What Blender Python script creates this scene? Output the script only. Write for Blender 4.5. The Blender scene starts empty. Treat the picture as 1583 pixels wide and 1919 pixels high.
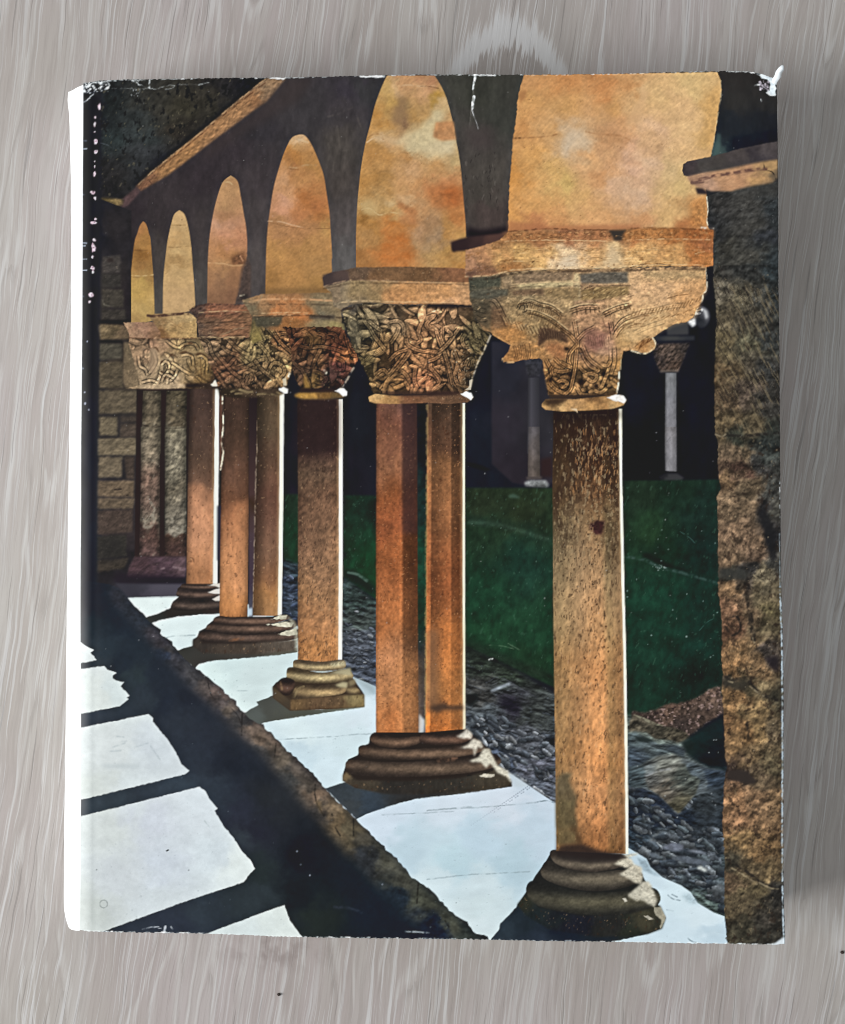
import bpy, bmesh, math, time
import numpy as np
from mathutils import Vector, noise as mnoise

# ---------------------------------------------------------------- camera, world, light, exposure
U = 0.0001863                 # metres per print unit (the print is 0.246 m x 0.30 m)
CX, CY = 791.5, 959.5         # point of the print right below the lens
THICK = 0.034                 # thickness of the closed book
DIST = 0.50                   # lens to cover
sc = bpy.context.scene
col = sc.collection
cam_d = bpy.data.cameras.new('camera'); cam = bpy.data.objects.new('camera', cam_d); col.objects.link(cam)
cam.location = (0, 0, THICK+DIST); cam.rotation_euler = (0, 0, 0)
cam_d.sensor_fit = 'VERTICAL'; cam_d.angle = 2*math.atan(1919*U/2/DIST)
cam_d.clip_start = 0.01; cam_d.clip_end = 50
sc.camera = cam
sc.cycles.filter_width = 1.1
world = bpy.data.worlds.new('World'); sc.world = world; world.use_nodes = True
bg = world.node_tree.nodes['Background']; bg.inputs['Color'].default_value = (0.95, 0.98, 1.0, 1); bg.inputs['Strength'].default_value = 0.56
ld = bpy.data.lights.new('window_light', 'AREA'); ld.shape = 'RECTANGLE'; ld.size = 1.0; ld.size_y = 0.80
ld.energy = 68; ld.color = (1.0, 0.988, 0.975)
lo = bpy.data.objects.new('window_light', ld); col.objects.link(lo)
lo.location = (-1.90, -0.33, 1.08)
lo.rotation_euler = (Vector((0, 0, 0.02))-lo.location).to_track_quat('-Z', 'Y').to_euler()
vs = sc.view_settings; vs.view_transform = 'Standard'; vs.look = 'None'; vs.exposure = 0.0; vs.gamma = 1.0; vs.use_curve_mapping = False

# ---------------------------------------------------------------- printed picture of the dust jacket
# A small procedural painter: polygons, strokes, value noise and carved relief, drawn in numpy and
# stored as a colour attribute on the jacket's front panel (a flat print).
PX0, PY0, PX1, PY1 = 112.0, 120.0, 1478.0, 1778.0      # painted window, in print units
PS = 0.72                                              # canvas pixels per print unit
CW, CH = int((PX1-PX0)*PS)+1, int((PY1-PY0)*PS)+1
rng = np.random.RandomState(11)
_tab = rng.rand(64, 128, 128).astype(np.float32)
gx = (PX0 + np.arange(CW)/PS).astype(np.float32)
gy = (PY0 + np.arange(CH)/PS).astype(np.float32)
CV = np.zeros((CH, CW, 3), np.float32)

def rgb(c): return np.array(c, np.float32)/255.0
def sm(a, b, x):
    t = np.clip((x-a)/(b-a), 0, 1); return t*t*(3-2*t)
def T(tile, s):
    """tile letter/row + 'x y x y' -> points"""
    ox = {'a':100,'b':450,'c':800,'d':1150}[tile[0]]; oy = {'1':100,'2':450,'3':800,'4':1150,'5':1500}[tile[1]]
    v = [float(k) for k in s.split()]
    return [(ox+v[i]*0.25268, oy+v[i+1]*0.25268) for i in range(0, len(v), 2)]
def Q(s):
    v = [float(k) for k in s.split()]
    return [(v[i], v[i+1]) for i in range(0, len(v), 2)]
def sl_of(x0, y0, x1, y1):
    i0 = max(0, int((x0-PX0)*PS)-2); i1 = min(CW, int((x1-PX0)*PS)+4)
    j0 = max(0, int((y0-PY0)*PS)-2); j1 = min(CH, int((y1-PY0)*PS)+4)
    return (slice(j0, max(j0+1,j1)), slice(i0, max(i0+1,i1)))
def XY(sl): return np.meshgrid(gx[sl[1]], gy[sl[0]])
def vnoise(x, y, seed):
    t = _tab[seed % 64]
    xi = np.floor(x).astype(np.int32); yi = np.floor(y).astype(np.int32)
    fx = x-xi; fy = y-yi
    fx = fx*fx*(3-2*fx); fy = fy*fy*(3-2*fy)
    x0 = xi & 127; x1 = (xi+1) & 127; y0 = yi & 127; y1 = (yi+1) & 127
    a = t[y0, x0]; b = t[y0, x1]; c = t[y1, x0]; d = t[y1, x1]
    return a+(b-a)*fx+(c-a)*fy+(a-b-c+d)*fx*fy
def fbm(sl, sx, sy=None, ang=0.0, octv=4, seed=0, gain=0.58):
    sy = sy or sx
    X, Y = XY(sl); a = math.radians(ang); ca, sa = math.cos(a), math.sin(a)
    u = (X*ca+Y*sa)/sx + seed*7.13; v = (-X*sa+Y*ca)/sy + seed*3.71
    o = np.zeros_like(X); amp = 1.0; tot = 0.0
    for k in range(octv):
        o += amp*(vnoise(u, v, seed+k)-0.5); tot += amp*amp; amp *= gain
        u, v = u*2.03+1.7, v*2.03+9.2
    return o/(0.22*math.sqrt(tot))
def catmull(pts, n=6, closed=True):
    p = np.array(pts, float); N = len(p); out = []
    for i in range(N if closed else N-1):
        p0 = p[(i-1) % N] if closed else p[max(i-1, 0)]
        p1 = p[i]; p2 = p[(i+1) % N]
        p3 = p[(i+2) % N] if closed else p[min(i+2, N-1)]
        for k in range(n):
            t = k/n
            out.append(0.5*((2*p1)+(p2-p0)*t+(2*p0-5*p1+4*p2-p3)*t*t+(3*p1-p0-3*p2+p3)*t**3))
    if not closed: out.append(p[-1])
    return [tuple(q) for q in out]
def roughen(pts, amp, step=4.0, seed=0, closed=True):
    r = np.random.RandomState(seed+101); out = []
    N = len(pts)
    for i in range(N if closed else N-1):
        a = np.array(pts[i]); b = np.array(pts[(i+1) % N]); d = b-a; L = math.hypot(*d)
        k = max(1, int(L/step)); nrm = np.array((-d[1], d[0]))/(L+1e-6)
        out.append(tuple(a))
        for q in range(1, k):
            out.append(tuple(a+d*q/k+nrm*amp*r.randn()*0.6))
    if not closed: out.append(tuple(pts[-1]))
    return out
def blur1(a, r, ax):
    r = int(round(r))
    if r < 1: return a
    for _ in range(2):
        pad = [(0, 0)]*a.ndim; pad[ax] = (r+1, r)
        c = np.cumsum(np.pad(a, pad, mode='edge'), axis=ax, dtype=np.float64)
        n = a.shape[ax]
        a = ((np.take(c, range(2*r+1, 2*r+1+n), ax)-np.take(c, range(0, n), ax))/(2*r+1)).astype(np.float32)
    return a
def blur(a, r): return blur1(blur1(a, r*PS, 0), r*PS, 1)
def poly(pts, soft=0, rough=0, smooth=False, seed=0, step=4.0):
    """anti-aliased coverage mask of a polygon: (slices, mask)"""
    if smooth: pts = catmull(pts)
    if rough: pts = roughen(pts, rough, step, seed)
    p = np.array(pts, float)
    pad = soft*2.5
    sl = sl_of(p[:,0].min()-pad, p[:,1].min()-pad, p[:,0].max()+pad, p[:,1].max()+pad)
    h = sl[0].stop-sl[0].start; w = sl[1].stop-sl[1].start
    px = (p[:,0]-PX0)*PS-sl[1].start; py = (p[:,1]-PY0)*PS-sl[0].start
    SS = 4
    m = np.zeros((h, w+1), np.float32)
    x2, y2 = np.roll(px, -1), np.roll(py, -1)
    dy = np.where(np.abs(y2-py) < 1e-9, 1e-9, y2-py)
    lo, hi = np.minimum(py, y2), np.maximum(py, y2)
    for j in range(max(0, int(lo.min())-1), min(h, int(hi.max())+2)):
        for s in range(SS):
            y = j-0.5+(s+0.5)/SS
            k = (lo <= y) & (hi > y)
            if not k.any(): continue
            xs = np.sort(px[k]+(y-py[k])*(x2[k]-px[k])/dy[k])+0.5
            xs = np.clip(xs, 0, w)
            for q in range(0, len(xs)-1, 2):
                a, b = xs[q], xs[q+1]
                ia, ib = int(a), int(b)
                if ia == ib: m[j, ia] += (b-a)/SS
                else:
                    m[j, ia] += (ia+1-a)/SS; m[j, ia+1:ib] += 1.0/SS; m[j, ib] += (b-ib)/SS
    m = np.clip(m[:, :w], 0, 1)
    if soft: m = np.clip(blur(m, soft), 0, 1)
    return sl, m
def field(sl, ctrl, pw=3.0, ay=1.0):
    """smooth colour field through scattered colour samples (x, y, r, g, b)"""
    X, Y = XY(sl); num = np.zeros(X.shape+(3,), np.float32); den = np.zeros(X.shape, np.float32)
    X = X+7*fbm(sl, 34, 30, 20, 4, 41); Y = Y+6*fbm(sl, 34, 26, -10, 4, 47)     # ragged patch borders
    for (x, y, r, g, b) in ctrl:
        w = 1.0/((X-x)**2+((Y-y)*ay)**2+60.0)**(pw/2)
        num += w[..., None]*rgb((r, g, b)); den += w
    return num/den[..., None]
def texture(col, sl, specs):
    for s in specs:
        k = s[0]
        if k == 'n':      # brightness noise: amp, sx, sy, ang, oct, seed
            col = col*(1+.6*s[1]*fbm(sl, *s[2:7]))[..., None]
        elif k == 'c':    # hue noise: colour delta, sx, sy, ang, oct, seed
            col = col+fbm(sl, *s[2:7])[..., None]*rgb(s[1])*.45
        elif k == 'r':    # relief lit from above left: amp, sx, sy, ang, oct, seed
            h = fbm(sl, *s[2:7], .42); gy_, gx_ = np.gradient(h)
            d = (gx_*0.5+gy_); d = d/(d.std()+1e-6)
            col = col*(1+.75*s[1]*np.clip(d, -2.2, 2.2))[..., None]
        elif k == 'p':    # pits / flecks: threshold, width, colour, opacity, sx, sy, ang, oct, seed
            m = sm(s[1], s[1]+s[2], fbm(sl, *s[5:10]))*s[4]*.8
            col = col*(1-m[..., None])+rgb(s[3])*m[..., None]
        elif k == 'm':    # darken patches: threshold, width, multiplier, sx, sy, ang, oct, seed
            m = sm(s[1], s[1]+s[2], fbm(sl, *s[4:9]))
            col = col*(1-m[..., None]*(1-rgb(np.array(s[3])*255)))
    return col
def put(sl, m, col):
    if isinstance(col, tuple): col = rgb(col)
    CV[sl] = CV[sl]*(1-m[..., None])+np.clip(col, 0, 1)*m[..., None]
def reg(pts, ctrl, tex=(), soft=0, rough=0, smooth=False, seed=0, op=1.0, pw=3.0, ay=1.0, step=4.0):
    sl, m = poly(pts, soft, rough, smooth, seed, step)
    if m.size == 0: return
    col = np.broadcast_to(rgb(ctrl), m.shape+(3,)) if isinstance(ctrl, tuple) else field(sl, ctrl, pw, ay)
    put(sl, m*op, texture(col, sl, tex))
def stroke(pts, w, col, op=1.0, smooth=True, taper=False, soft=0.8, w2=None):
    if smooth and len(pts) > 2: pts = roughen(catmull(pts, 5, False), .55, 2.5, int(pts[0][0]) % 90, False)
    p = np.array(pts, float); W = max(w, w2 or w)
    sl = sl_of(p[:,0].min()-W-2, p[:,1].min()-W-2, p[:,0].max()+W+2, p[:,1].max()+W+2)
    X, Y = XY(sl); m = np.zeros_like(X); n = len(p)-1
    for i in range(n):
        a, b = p[i], p[i+1]; d = b-a; L2 = d@d+1e-9
        t = np.clip(((X-a[0])*d[0]+(Y-a[1])*d[1])/L2, 0, 1)
        dist = np.hypot(X-a[0]-t*d[0], Y-a[1]-t*d[1])
        f = (i+t)/n; ww = w/2 if w2 is None else (w+(w2-w)*f)/2
        if taper: ww = ww*(np.sin(np.pi*np.clip(f, 0.04, 0.96))**0.6)
        m = np.maximum(m, np.clip((ww-dist)/soft*0.8+0.5, 0, 1)*np.clip(2*ww, 0, 1))
    if W < 7: m = m*np.clip(.72+.42*fbm(sl, 7, 7, 0, 2, 17+int(p[0, 0]) % 23), .12, 1)      # worn, broken line
    put(sl, m*op, col)
def dots(n, x0, y0, x1, y1, c, r=(0.6, 1.5), op=0.7, seed=0, inside=None):
    q = np.random.RandomState(seed)
    for k in range(n):
        x, y = x0+(x1-x0)*q.rand(), y0+(y1-y0)*q.rand(); rr = r[0]+(r[1]-r[0])*q.rand()**2
        sl = sl_of(x-3, y-3, x+3, y+3); X, Y = XY(sl)
        m = np.clip((rr-np.hypot(X-x, Y-y))/1.2+0.5, 0, 1)*op*(0.4+0.6*q.rand())
        put(sl, m, c)
def lerp_rows(rows, y):
    ys = np.array([r[0] for r in rows], float); cs = np.array([r[1] for r in rows], float)/255
    return np.stack([np.interp(y, ys, cs[:, k]) for k in range(3)], -1)
SHAFT_GAIN = 1.0
def shaft(left, right, rows, prof, tex=(), rim=None, seed=0, edge=0.15):
    """a column shaft: left/right edges as points top to bottom, colours down its length, shading profile across"""
    sl, m = poly(list(left)+list(right)[::-1], 0, edge, False, seed, 6)
    X, Y = XY(sl)
    ly = np.array(left); ry = np.array(right)
    xl = np.interp(Y[:, 0], ly[:, 1], ly[:, 0])[:, None]; xr = np.interp(Y[:, 0], ry[:, 1], ry[:, 0])[:, None]
    t = np.clip((X-xl)/(xr-xl), 0, 1)
    wob = fbm(sl, 60, 90, 0, 3, seed+5)*14
    col = np.stack([np.interp((Y+wob).ravel(), [r[0] for r in rows], [r[1][k]/255 for r in rows]).reshape(Y.shape) for k in range(3)], -1)
    col = col*SHAFT_GAIN; pt = [p[0] for p in prof]
    for k in range(3):
        col[..., k] *= np.interp(t.ravel(), pt, [(p[1] if not isinstance(p[1], tuple) else p[1][k]) for p in prof]).reshape(t.shape)
    col = texture(col.astype(np.float32), sl, tex)
    if rim:
        w, c = rim; d = (xr-X)+fbm(sl, 4, 20, 0, 2, seed+9)*0.2
        k2 = (sm(w+7, w, d)*.45)[..., None]; col = col*(1-k2)+rgb((206,168,118))*k2; k = sm(w+1.0, w-1.0, d)[..., None]; col = col*(1-k)+rgb(c)*k
    put(sl, m, col)
def carve(pts, ctrl, strands, tex=(), width=5.0, filler=0, fseed=0, low=0.5, amp=0.55, bead=True, rough=0.8, flen=26, soft=0, cs=13.0, vein=.5, rl=.30, hi=1.12):
    """carved stone: chiselled relief with dark creases, and interlaced double-lined strands laid over it"""
    sl, m = poly(pts, soft, rough, False, fseed)
    X, Y = XY(sl)
    col = np.broadcast_to(rgb(ctrl), m.shape+(3,)).copy() if isinstance(ctrl, tuple) else field(sl, ctrl)
    wx = fbm(sl, 30, 30, 0, 2, fseed+5)*5
    for k, (s_, a_) in enumerate(((cs, 1.0), (cs*.55, .6))):
        n = fbm(sl, s_, s_*.72, 24-40*k, 2, fseed+3+k*7, .45)
        n2 = fbm(sl, s_*.8, s_*1.2, -32+30*k, 2, fseed+11+k*5, .45)
        v = np.maximum(np.exp(-(n/.20)**2), .8*np.exp(-(n2/.17)**2))
        gy_, gx_ = np.gradient(np.abs(n)+.7*np.abs(n2)); d = gx_*.5+gy_; d = d/(d.std()+1e-6)
        col = col*(1-a_*vein*.8*v)[..., None]*(1+a_*rl*.45*np.clip(d, -1.6, 1.6))[..., None]
        lum = sm(.8, 1.6, np.abs(n))*a_*.10
        col = col*(1+lum)[..., None]
    q = np.random.RandomState(fseed+1); p = np.array(pts); x0, y0, x1, y1 = p[:,0].min(), p[:,1].min(), p[:,0].max(), p[:,1].max()
    base0 = col.copy(); col = col*low                    # deep ground, then overlapping carved leaves and ribbons
    for k in range(filler):
        x, y = x0+(x1-x0)*q.rand(), y0+(y1-y0)*q.rand(); a = q.rand()*6.28; ribbon = q.rand() < .5
        L = flen*(.55+.75*q.rand()); W_ = (2.6+1.6*q.rand()) if ribbon else (3.6+4.0*q.rand()); c = (q.rand()-.5)*(.034 if ribbon else .02)
        r_ = L+10; i0 = np.searchsorted(X[0], x-r_); i1 = np.searchsorted(X[0], x+r_); j0 = np.searchsorted(Y[:, 0], y-r_); j1 = np.searchsorted(Y[:, 0], y+r_)
        if i1-i0 < 3 or j1-j0 < 3: continue
        sub = (slice(j0, j1), slice(i0, i1)); dx, dy = X[sub]-x, Y[sub]-y
        u = dx*math.cos(a)+dy*math.sin(a); v = -dx*math.sin(a)+dy*math.cos(a)-c*u*u
        hw = W_*np.sqrt(np.clip(1-(u/L)**2, 0, 1))**(.35 if ribbon else 1.0)
        ins = sm(.7, -.7, np.abs(v)-hw)*(np.abs(u) < L)
        shd = sm(4.2, .5, np.abs(v-1.2)-hw)*sm(L+4, L-1, np.abs(u))*.42
        t = v/(hw+.3); side = -(dx*0+1)*t*(math.cos(a)*1.0+math.sin(a)*-.5)      # which flank faces the light
        gap = 2.6 if ribbon else 3.0
        tone = (.86+.40*q.rand())*(1+.34*np.clip(side, -1, 1))*(1-.22*(np.cos(v/gap*6.283) < -.25))
        tone = tone*(1-.36*np.exp(-((np.abs(v)-hw)/.9)**2))
        cc = col[sub]*(1-shd)[..., None]
        col[sub] = cc*(1-ins)[..., None]+base0[sub]*(tone*hi)[..., None]*ins[..., None]
    if filler: col = col*.72+blur(col, 2.6)*.28
    for s in strands:
        pl = s[0] if isinstance(s, tuple) else s; w = (s[1] if isinstance(s, tuple) else width)*.40
        c = np.array(catmull(pl, 4, False))
        s2 = sl_of(c[:,0].min()-w-3, c[:,1].min()-w-3, c[:,0].max()+w+3, c[:,1].max()+w+3)
        j0, j1 = max(s2[0].start, sl[0].start), min(s2[0].stop, sl[0].stop)
        i0, i1 = max(s2[1].start, sl[1].start), min(s2[1].stop, sl[1].stop)
        if j1 <= j0 or i1 <= i0: continue
        sub = (slice(j0-sl[0].start, j1-sl[0].start), slice(i0-sl[1].start, i1-sl[1].start))
        xx, yy = X[sub], Y[sub]; dist = np.full(xx.shape, 1e3, np.float32); run = np.zeros(xx.shape, np.float32); L = 0.0
        for i in range(len(c)-1):
            a, b = c[i], c[i+1]; d = b-a; ln = math.hypot(*d)
            t = np.clip(((xx-a[0])*d[0]+(yy-a[1])*d[1])/(d@d+1e-9), 0, 1)
            dd = np.hypot(xx-a[0]-t*d[0], yy-a[1]-t*d[1]); k = dd < dist
            dist = np.where(k, dd, dist); run = np.where(k, L+t*ln, run); L += ln
        fade = sm(0, 5, run)*sm(L, L-5, run); body = sm(w+.6, w-.6, dist)*.7*fade
        c2 = col[sub]*(1-body[..., None])+base0[sub]*1.18*body[..., None]
        edge = np.exp(-((dist-w-.7)/1.1)**2)*.66*fade
        ctr = np.exp(-(dist/.9)**2)*(.15+.3*(np.sin(run*1.15) > 0))*fade*(1.0 if bead else 0)
        col[sub] = c2*(1-edge)[..., None]*(1-ctr)[..., None]
    put(sl, m, texture(col.astype(np.float32), sl, tex))
def paint_garden():
    CV[:] = rgb((21, 22, 31))
    # far wall of the court in shade
    reg(Q('536 640 1345 560 1345 925 536 930'), [(600,700,20,21,30),(600,880,26,22,32),(700,800,24,26,34),(900,720,17,20,32),(900,860,20,25,36),(1000,760,46,42,50),(1190,720,20,22,32),(1300,740,17,19,30),(1300,860,20,18,28),(1190,860,14,12,20)],
        [('n',.12,40,60,0,4,3)])
    reg(Q('921 640 1037 640 1037 905 1000 912 960 905 921 870'), [(930,700,36,36,46),(1000,700,40,38,46),(940,800,44,39,48),(1020,790,44,42,48),(960,880,40,34,42)], [('n',.08,30,40,0,3,4)], soft=1.5)
    reg(T('c3','290 260 360 270 420 290 480 320 430 330 300 290'), (10,12,20), soft=2, op=.7)
    reg(T('c3','840 240 930 220 930 375 840 370'), (48,28,27), soft=3, op=.8)
    # distant columns
    reg(T('c2','720 880 860 880 835 1010 745 1010'), (50,49,55), [('n',.2,6,6,0,3,5)], soft=1.5)
    shaft(T('c2','748 1020 742 1583'), T('c2','832 1020 838 1583'), [(705,(56,55,62)),(850,(66,63,70))], [(0,.75),(.3,1.15),(1,.8)], seed=2)
    shaft(T('c3','752 0 748 370'), T('c3','834 0 838 370'), [(800,(72,68,72)),(830,(96,90,92)),(895,(88,76,68))], [(0,.8),(.4,1.1),(1,.75)], [('n',.1,8,10,0,3,6)], seed=3)
    reg(T('c3','735 372 850 368 850 385 740 388'), (92,82,76), soft=1)
    reg(T('c3','720 410 760 395 880 395 905 425 895 448 730 440'), (138,140,140), [('n',.18,5,5,0,3,7)], soft=1)
    reg(T('c3','780 432 880 428 880 440 790 442'), (60,62,60), soft=1)
    reg(T('d2','390 610 555 605 555 700 395 705'), (60,60,62), soft=1.5)
    reg(T('d2','300 712 600 710 600 742 310 748'), [(1230,632,44,46,52),(1265,634,62,62,62),(1300,634,44,46,52)], soft=1.2)
    reg(T('d2','278 770 568 762 540 830 480 975 345 978 300 880'), [(1225,660,45,40,42),(1255,655,78,64,55),(1260,690,74,58,48),(1285,655,50,44,42)], [('r',.3,5,5,0,3,8),('n',.15,6,6,0,3,9)], soft=1.2)
    reg(T('d2','340 968 482 962 482 976 345 980'), (128,118,108), soft=.8, op=.7)
    shaft(T('d2','382 985 380 1583'), T('d2','465 985 464 1583'), [(700,(116,117,120)),(760,(122,122,128)),(850,(118,116,120))], [(0,.7),(.2,1.05),(.6,1.05),(1,.8)], [('n',.08,6,10,0,3,11)], seed=4)
    shaft(T('d3','380 0 382 325'), T('d3','464 0 466 330'), [(800,(122,118,120)),(882,(126,124,128))], [(0,.7),(.2,1.05),(.6,1.05),(1,.8)], [('n',.1,6,10,0,3,12)], seed=5)
    stroke(T('d2','390 1500 420 1460 450 1430'), 2, (90,88,92), .7)
    reg(T('d3','330 370 380 345 470 345 522 378 500 400 360 402'), [(1240,892,30,30,34),(1260,896,56,56,58)], soft=1.5)
    # stone beast head
    reg(T('d2','610 600 625 510 660 492 700 520 712 570 690 630 640 650'), [(1310,585,150,150,152),(1326,585,90,90,96),(1318,608,30,32,38),(1322,598,60,60,66)], soft=1.5, smooth=True)
    reg(T('d2','625 520 650 505 660 530 640 560 615 590 612 545'), (38,38,44), soft=1)
    reg(T('d2','655 500 690 525 700 570 680 590 672 545'), (205,206,208), soft=1.2, op=.85)
    stroke(T('d2','612 545 640 540 655 515'), 4, (225,225,225), .9)
    reg(T('d2','545 600 605 575 608 630 580 645'), (238,238,236), [('n',.1,3,3,0,2,3)], soft=.8)
    # lawn
    gp = [(560,940,28,45,31),(560,1000,21,51,31),(720,960,19,35,27),(740,1020,15,54,30),(740,1070,17,63,33),(900,940,34,45,28),(980,960,36,47,28),(900,1000,28,49,31),(980,1060,23,54,41),(900,1120,21,56,36),(1000,1180,24,61,38),(900,1190,23,58,35),(1000,1240,24,52,31),(1200,930,26,42,28),(1260,930,21,40,28),(1220,1000,28,52,30),(1320,960,21,40,33),(1320,1030,17,38,33),(1230,1030,21,45,31),(1230,1120,19,54,38),(1320,1140,15,44,35),(1220,1200,21,54,39),(1320,1210,17,44,35),(1200,1290,19,45,33),(1320,1270,15,33,27)]
    reg(Q('500 925 780 930 872 914 1035 914 1170 900 1250 900 1350 898 1362 1300 1230 1345 1176 1345 1042 1290 960 1250 872 1210 790 1180 700 1120 640 1080 500 1050'), gp,
        [('n',.13,9,14,12,4,14),('n',.10,50,30,0,3,15),('p',1.6,.6,(70,110,86),.35,4,9,20,2,16)], soft=2)
    reg(T('c3','290 640 480 690 620 700 800 720 780 760 600 730 400 720 300 700'), (20,40,32), soft=6, op=.5)
    reg(T('c3','290 690 420 700 560 720 760 780 920 830 920 850 740 800 540 740 400 730 300 720'), (58,84,68), [('n',.25,6,5,0,3,17)], soft=2.5, op=.55)
    reg(T('c3','600 510 640 495 690 520 680 530 610 525'), (74,104,88), soft=1.5, op=.6)
    reg(T('d3','190 940 260 930 420 1020 560 1060 540 1075 380 1040 250 985'), (10,20,18), soft=3, op=.7)
    stroke(T('d3','75 960 220 985 340 1040 480 1075 640 1120 780 1165'), 5, (62,88,82), .65, soft=3)
    stroke(T('d3','75 960 150 975'), 3, (92,112,108), .6, soft=2)
    dots(16, *T('d3','290 1020 380 1065')[0], *T('d3','290 1020 380 1065')[1], (150,170,165), (.6,1.6), .8, 4)
    dots(30, 1175, 990, 1350, 1240, (150,180,172), (.5,1.6), .8, 5)
    dots(22, 875, 920, 1033, 1240, (120,160,140), (.5,1.2), .6, 6)
    dots(20, 645, 940, 700, 1080, (80,120,96), (.5,1.0), .5, 7)
    for s in ('540 480 500 800 600 860','330 1200 350 1190','640 1500 700 1440 730 1430','120 1440 130 1450'):
        pass
    stroke(T('d3','490 775 560 820 600 860'), 1.2, (70,110,104), .6)
    stroke(T('d3','635 1510 690 1450 735 1425'), 1.2, (60,105,96), .6)
    # lawn edge and gutter of slates and pebbles
    gut = [(560,1070,38,48,54),(545,1100,49,58,71),(600,1100,44,56,54),(680,1110,41,53,50),(690,1160,58,66,63),(680,1210,71,76,85),(690,1260,63,69,80),(640,1290,85,89,97),(790,1180,44,56,45),(790,1260,63,66,71),(900,1240,38,45,38),(960,1260,44,53,43),(900,1290,58,58,56),(960,1320,44,43,50),(900,1340,68,74,78),(1000,1340,52,56,54),(900,1390,73,82,91),(980,1390,71,74,80),(930,1430,65,74,90),(1010,1440,82,84,94),(1000,1480,85,92,103),(1200,1380,98,108,101),(1190,1450,82,89,90),(1200,1550,46,58,68),(1300,1560,55,63,68),(1250,1600,79,84,87),(1320,1640,63,74,78),(1330,1690,71,84,80)]
    reg(Q('528 1048 640 1078 700 1122 790 1185 872 1212 960 1255 1040 1300 1178 1340 1240 1360 1300 1385 1362 1440 1362 1725 1300 1700 1170 1600 1040 1510 958 1455 870 1390 700 1300 640 1260 528 1180'), gut,
        [('r',.34,16,7,18,4,20),('n',.22,12,6,15,4,21),('p',1.3,.8,(104,114,128),.45,12,4,14,3,22)], soft=2.5, pw=4)
    reg(T('b3','770 1070 830 1060 900 1110 1000 1180 1005 1260 900 1200 770 1120'), (16,26,24), soft=4, op=.8)
    stroke(T('b3','800 1080 870 1095 940 1140'), 4, (96,124,110), .7, w2=6, soft=2)
    reg(T('c4','290 180 440 240 640 330 860 420 940 450 940 520 800 480 600 410 420 360 290 300'), (26,34,26), [('n',.3,12,7,20,3,23)], soft=6, op=.65)
    stroke(T('c4','440 230 560 240 680 270'), 2, (110,140,110), .5, taper=True)
    stroke(T('c4','600 220 690 270'), 1.6, (110,140,110), .5)
    # slate ribs
    q = np.random.RandomState(8)
    for k in range(13):
        x = 560+k*6; o = k*9
        stroke(T('c4', f'{430+k*22} {520-k*3+o*1.2} {520+k*22} {470+o*1.25} {600+k*18} {490+o*1.3}'), 2.2, (92,96,102) if k % 3 else (58,62,70), .55, taper=True)
    reg(T('c4','465 575 510 545 610 510 628 515 600 535 540 560 490 580'), (152,162,172), [('n',.12,5,5,0,2,24)], soft=.8)
    stroke(T('c4','460 340 485 333'), 3, (190,196,190), .9)
    reg(T('c4','290 600 370 590 380 640 330 680 290 670'), (8,14,14), soft=3, op=.9)
    reg(T('c4','520 640 640 620 700 720 660 750 560 700'), (22,18,30), soft=5, op=.8)
    reg(T('c4','890 930 950 915 950 1010 910 1000'), (12,14,20), soft=3, op=.9)
    # pebbles, each a lit oval with a dark lower side
    def pebbles(n, x0, y0, x1, y1, inside, seed, s0, s1, cols, ang0=18):
        q = np.random.RandomState(seed); k = 0; tries = 0
        while k < n and tries < n*6:
            tries += 1
            x, y = x0+(x1-x0)*q.rand(), y0+(y1-y0)*q.rand()
            if not inside(x, y): continue
            k += 1
            a = math.radians(ang0+q.randn()*22); L = s0+(s1-s0)*q.rand()**1.6; B = L*(0.34+0.28*q.rand())
            c = np.array(cols[q.randint(len(cols))])*(0.75+0.5*q.rand())
            sl = sl_of(x-L-4, y-L-4, x+L+4, y+L+4); X, Y = XY(sl)
            wob = fbm(sl, 7, 7, 0, 2, q.randint(60))*0.16
            u = ((X-x)*math.cos(a)+(Y-y)*math.sin(a))/L; v = (-(X-x)*math.sin(a)+(Y-y)*math.cos(a))/B
            r = np.hypot(u, v)+wob
            ms = sm(1.45, .95, np.hypot(u-.05, v-.45)+wob)*.4
            put(sl, ms, (20,24,31))
            m = sm(1.06, .9, r); sh = 1.12-0.5*sm(-.6, 1, v)+0.35*np.exp(-((v+.55)/.3)**2)*(r < 1)
            col = np.clip(rgb(c)[None, None]*sh[..., None]*(1+.1*fbm(sl, 5, 5, 0, 3, seed)[..., None]), 0, 1)
            put(sl, m*.85, col)
    gcol = [(76,82,88),(88,92,98),(66,72,80),(112,116,120),(76,78,80),(62,68,74)]
    def in_mid(x, y):
        return y > 1330+(x-873)*0.28 and y < 1392+(x-873)*0.70+ (30 if x > 930 else 0) and x > 873 and x < 1038
    pebbles(120, 873, 1320, 1038, 1500, in_mid, 31, 5, 14, gcol, 24)
    pebbles(26, 640, 1140, 702, 1280, lambda x, y: y < 1265+(x-640)*.3 and y > 1140, 32, 3, 8, gcol, 10)
    pebbles(14, 785, 1190, 798, 1340, lambda x, y: True, 33, 3, 7, gcol, 10)
    pebbles(26, 533, 1070, 556, 1165, lambda x, y: True, 36, 3, 8, [(40,48,64),(54,62,80),(70,80,98)], -6)
    gl = [(60,68,75),(74,80,86),(52,60,68),(96,102,106),(64,72,76)]
    def in_r(x, y): return x > 1178 and y > 1495 and y < 1600+(x-1178)*0.62-6 and x < 1356
    pebbles(210, 1176, 1490, 1358, 1712, in_r, 34, 6, 20, gl, 10)
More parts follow.
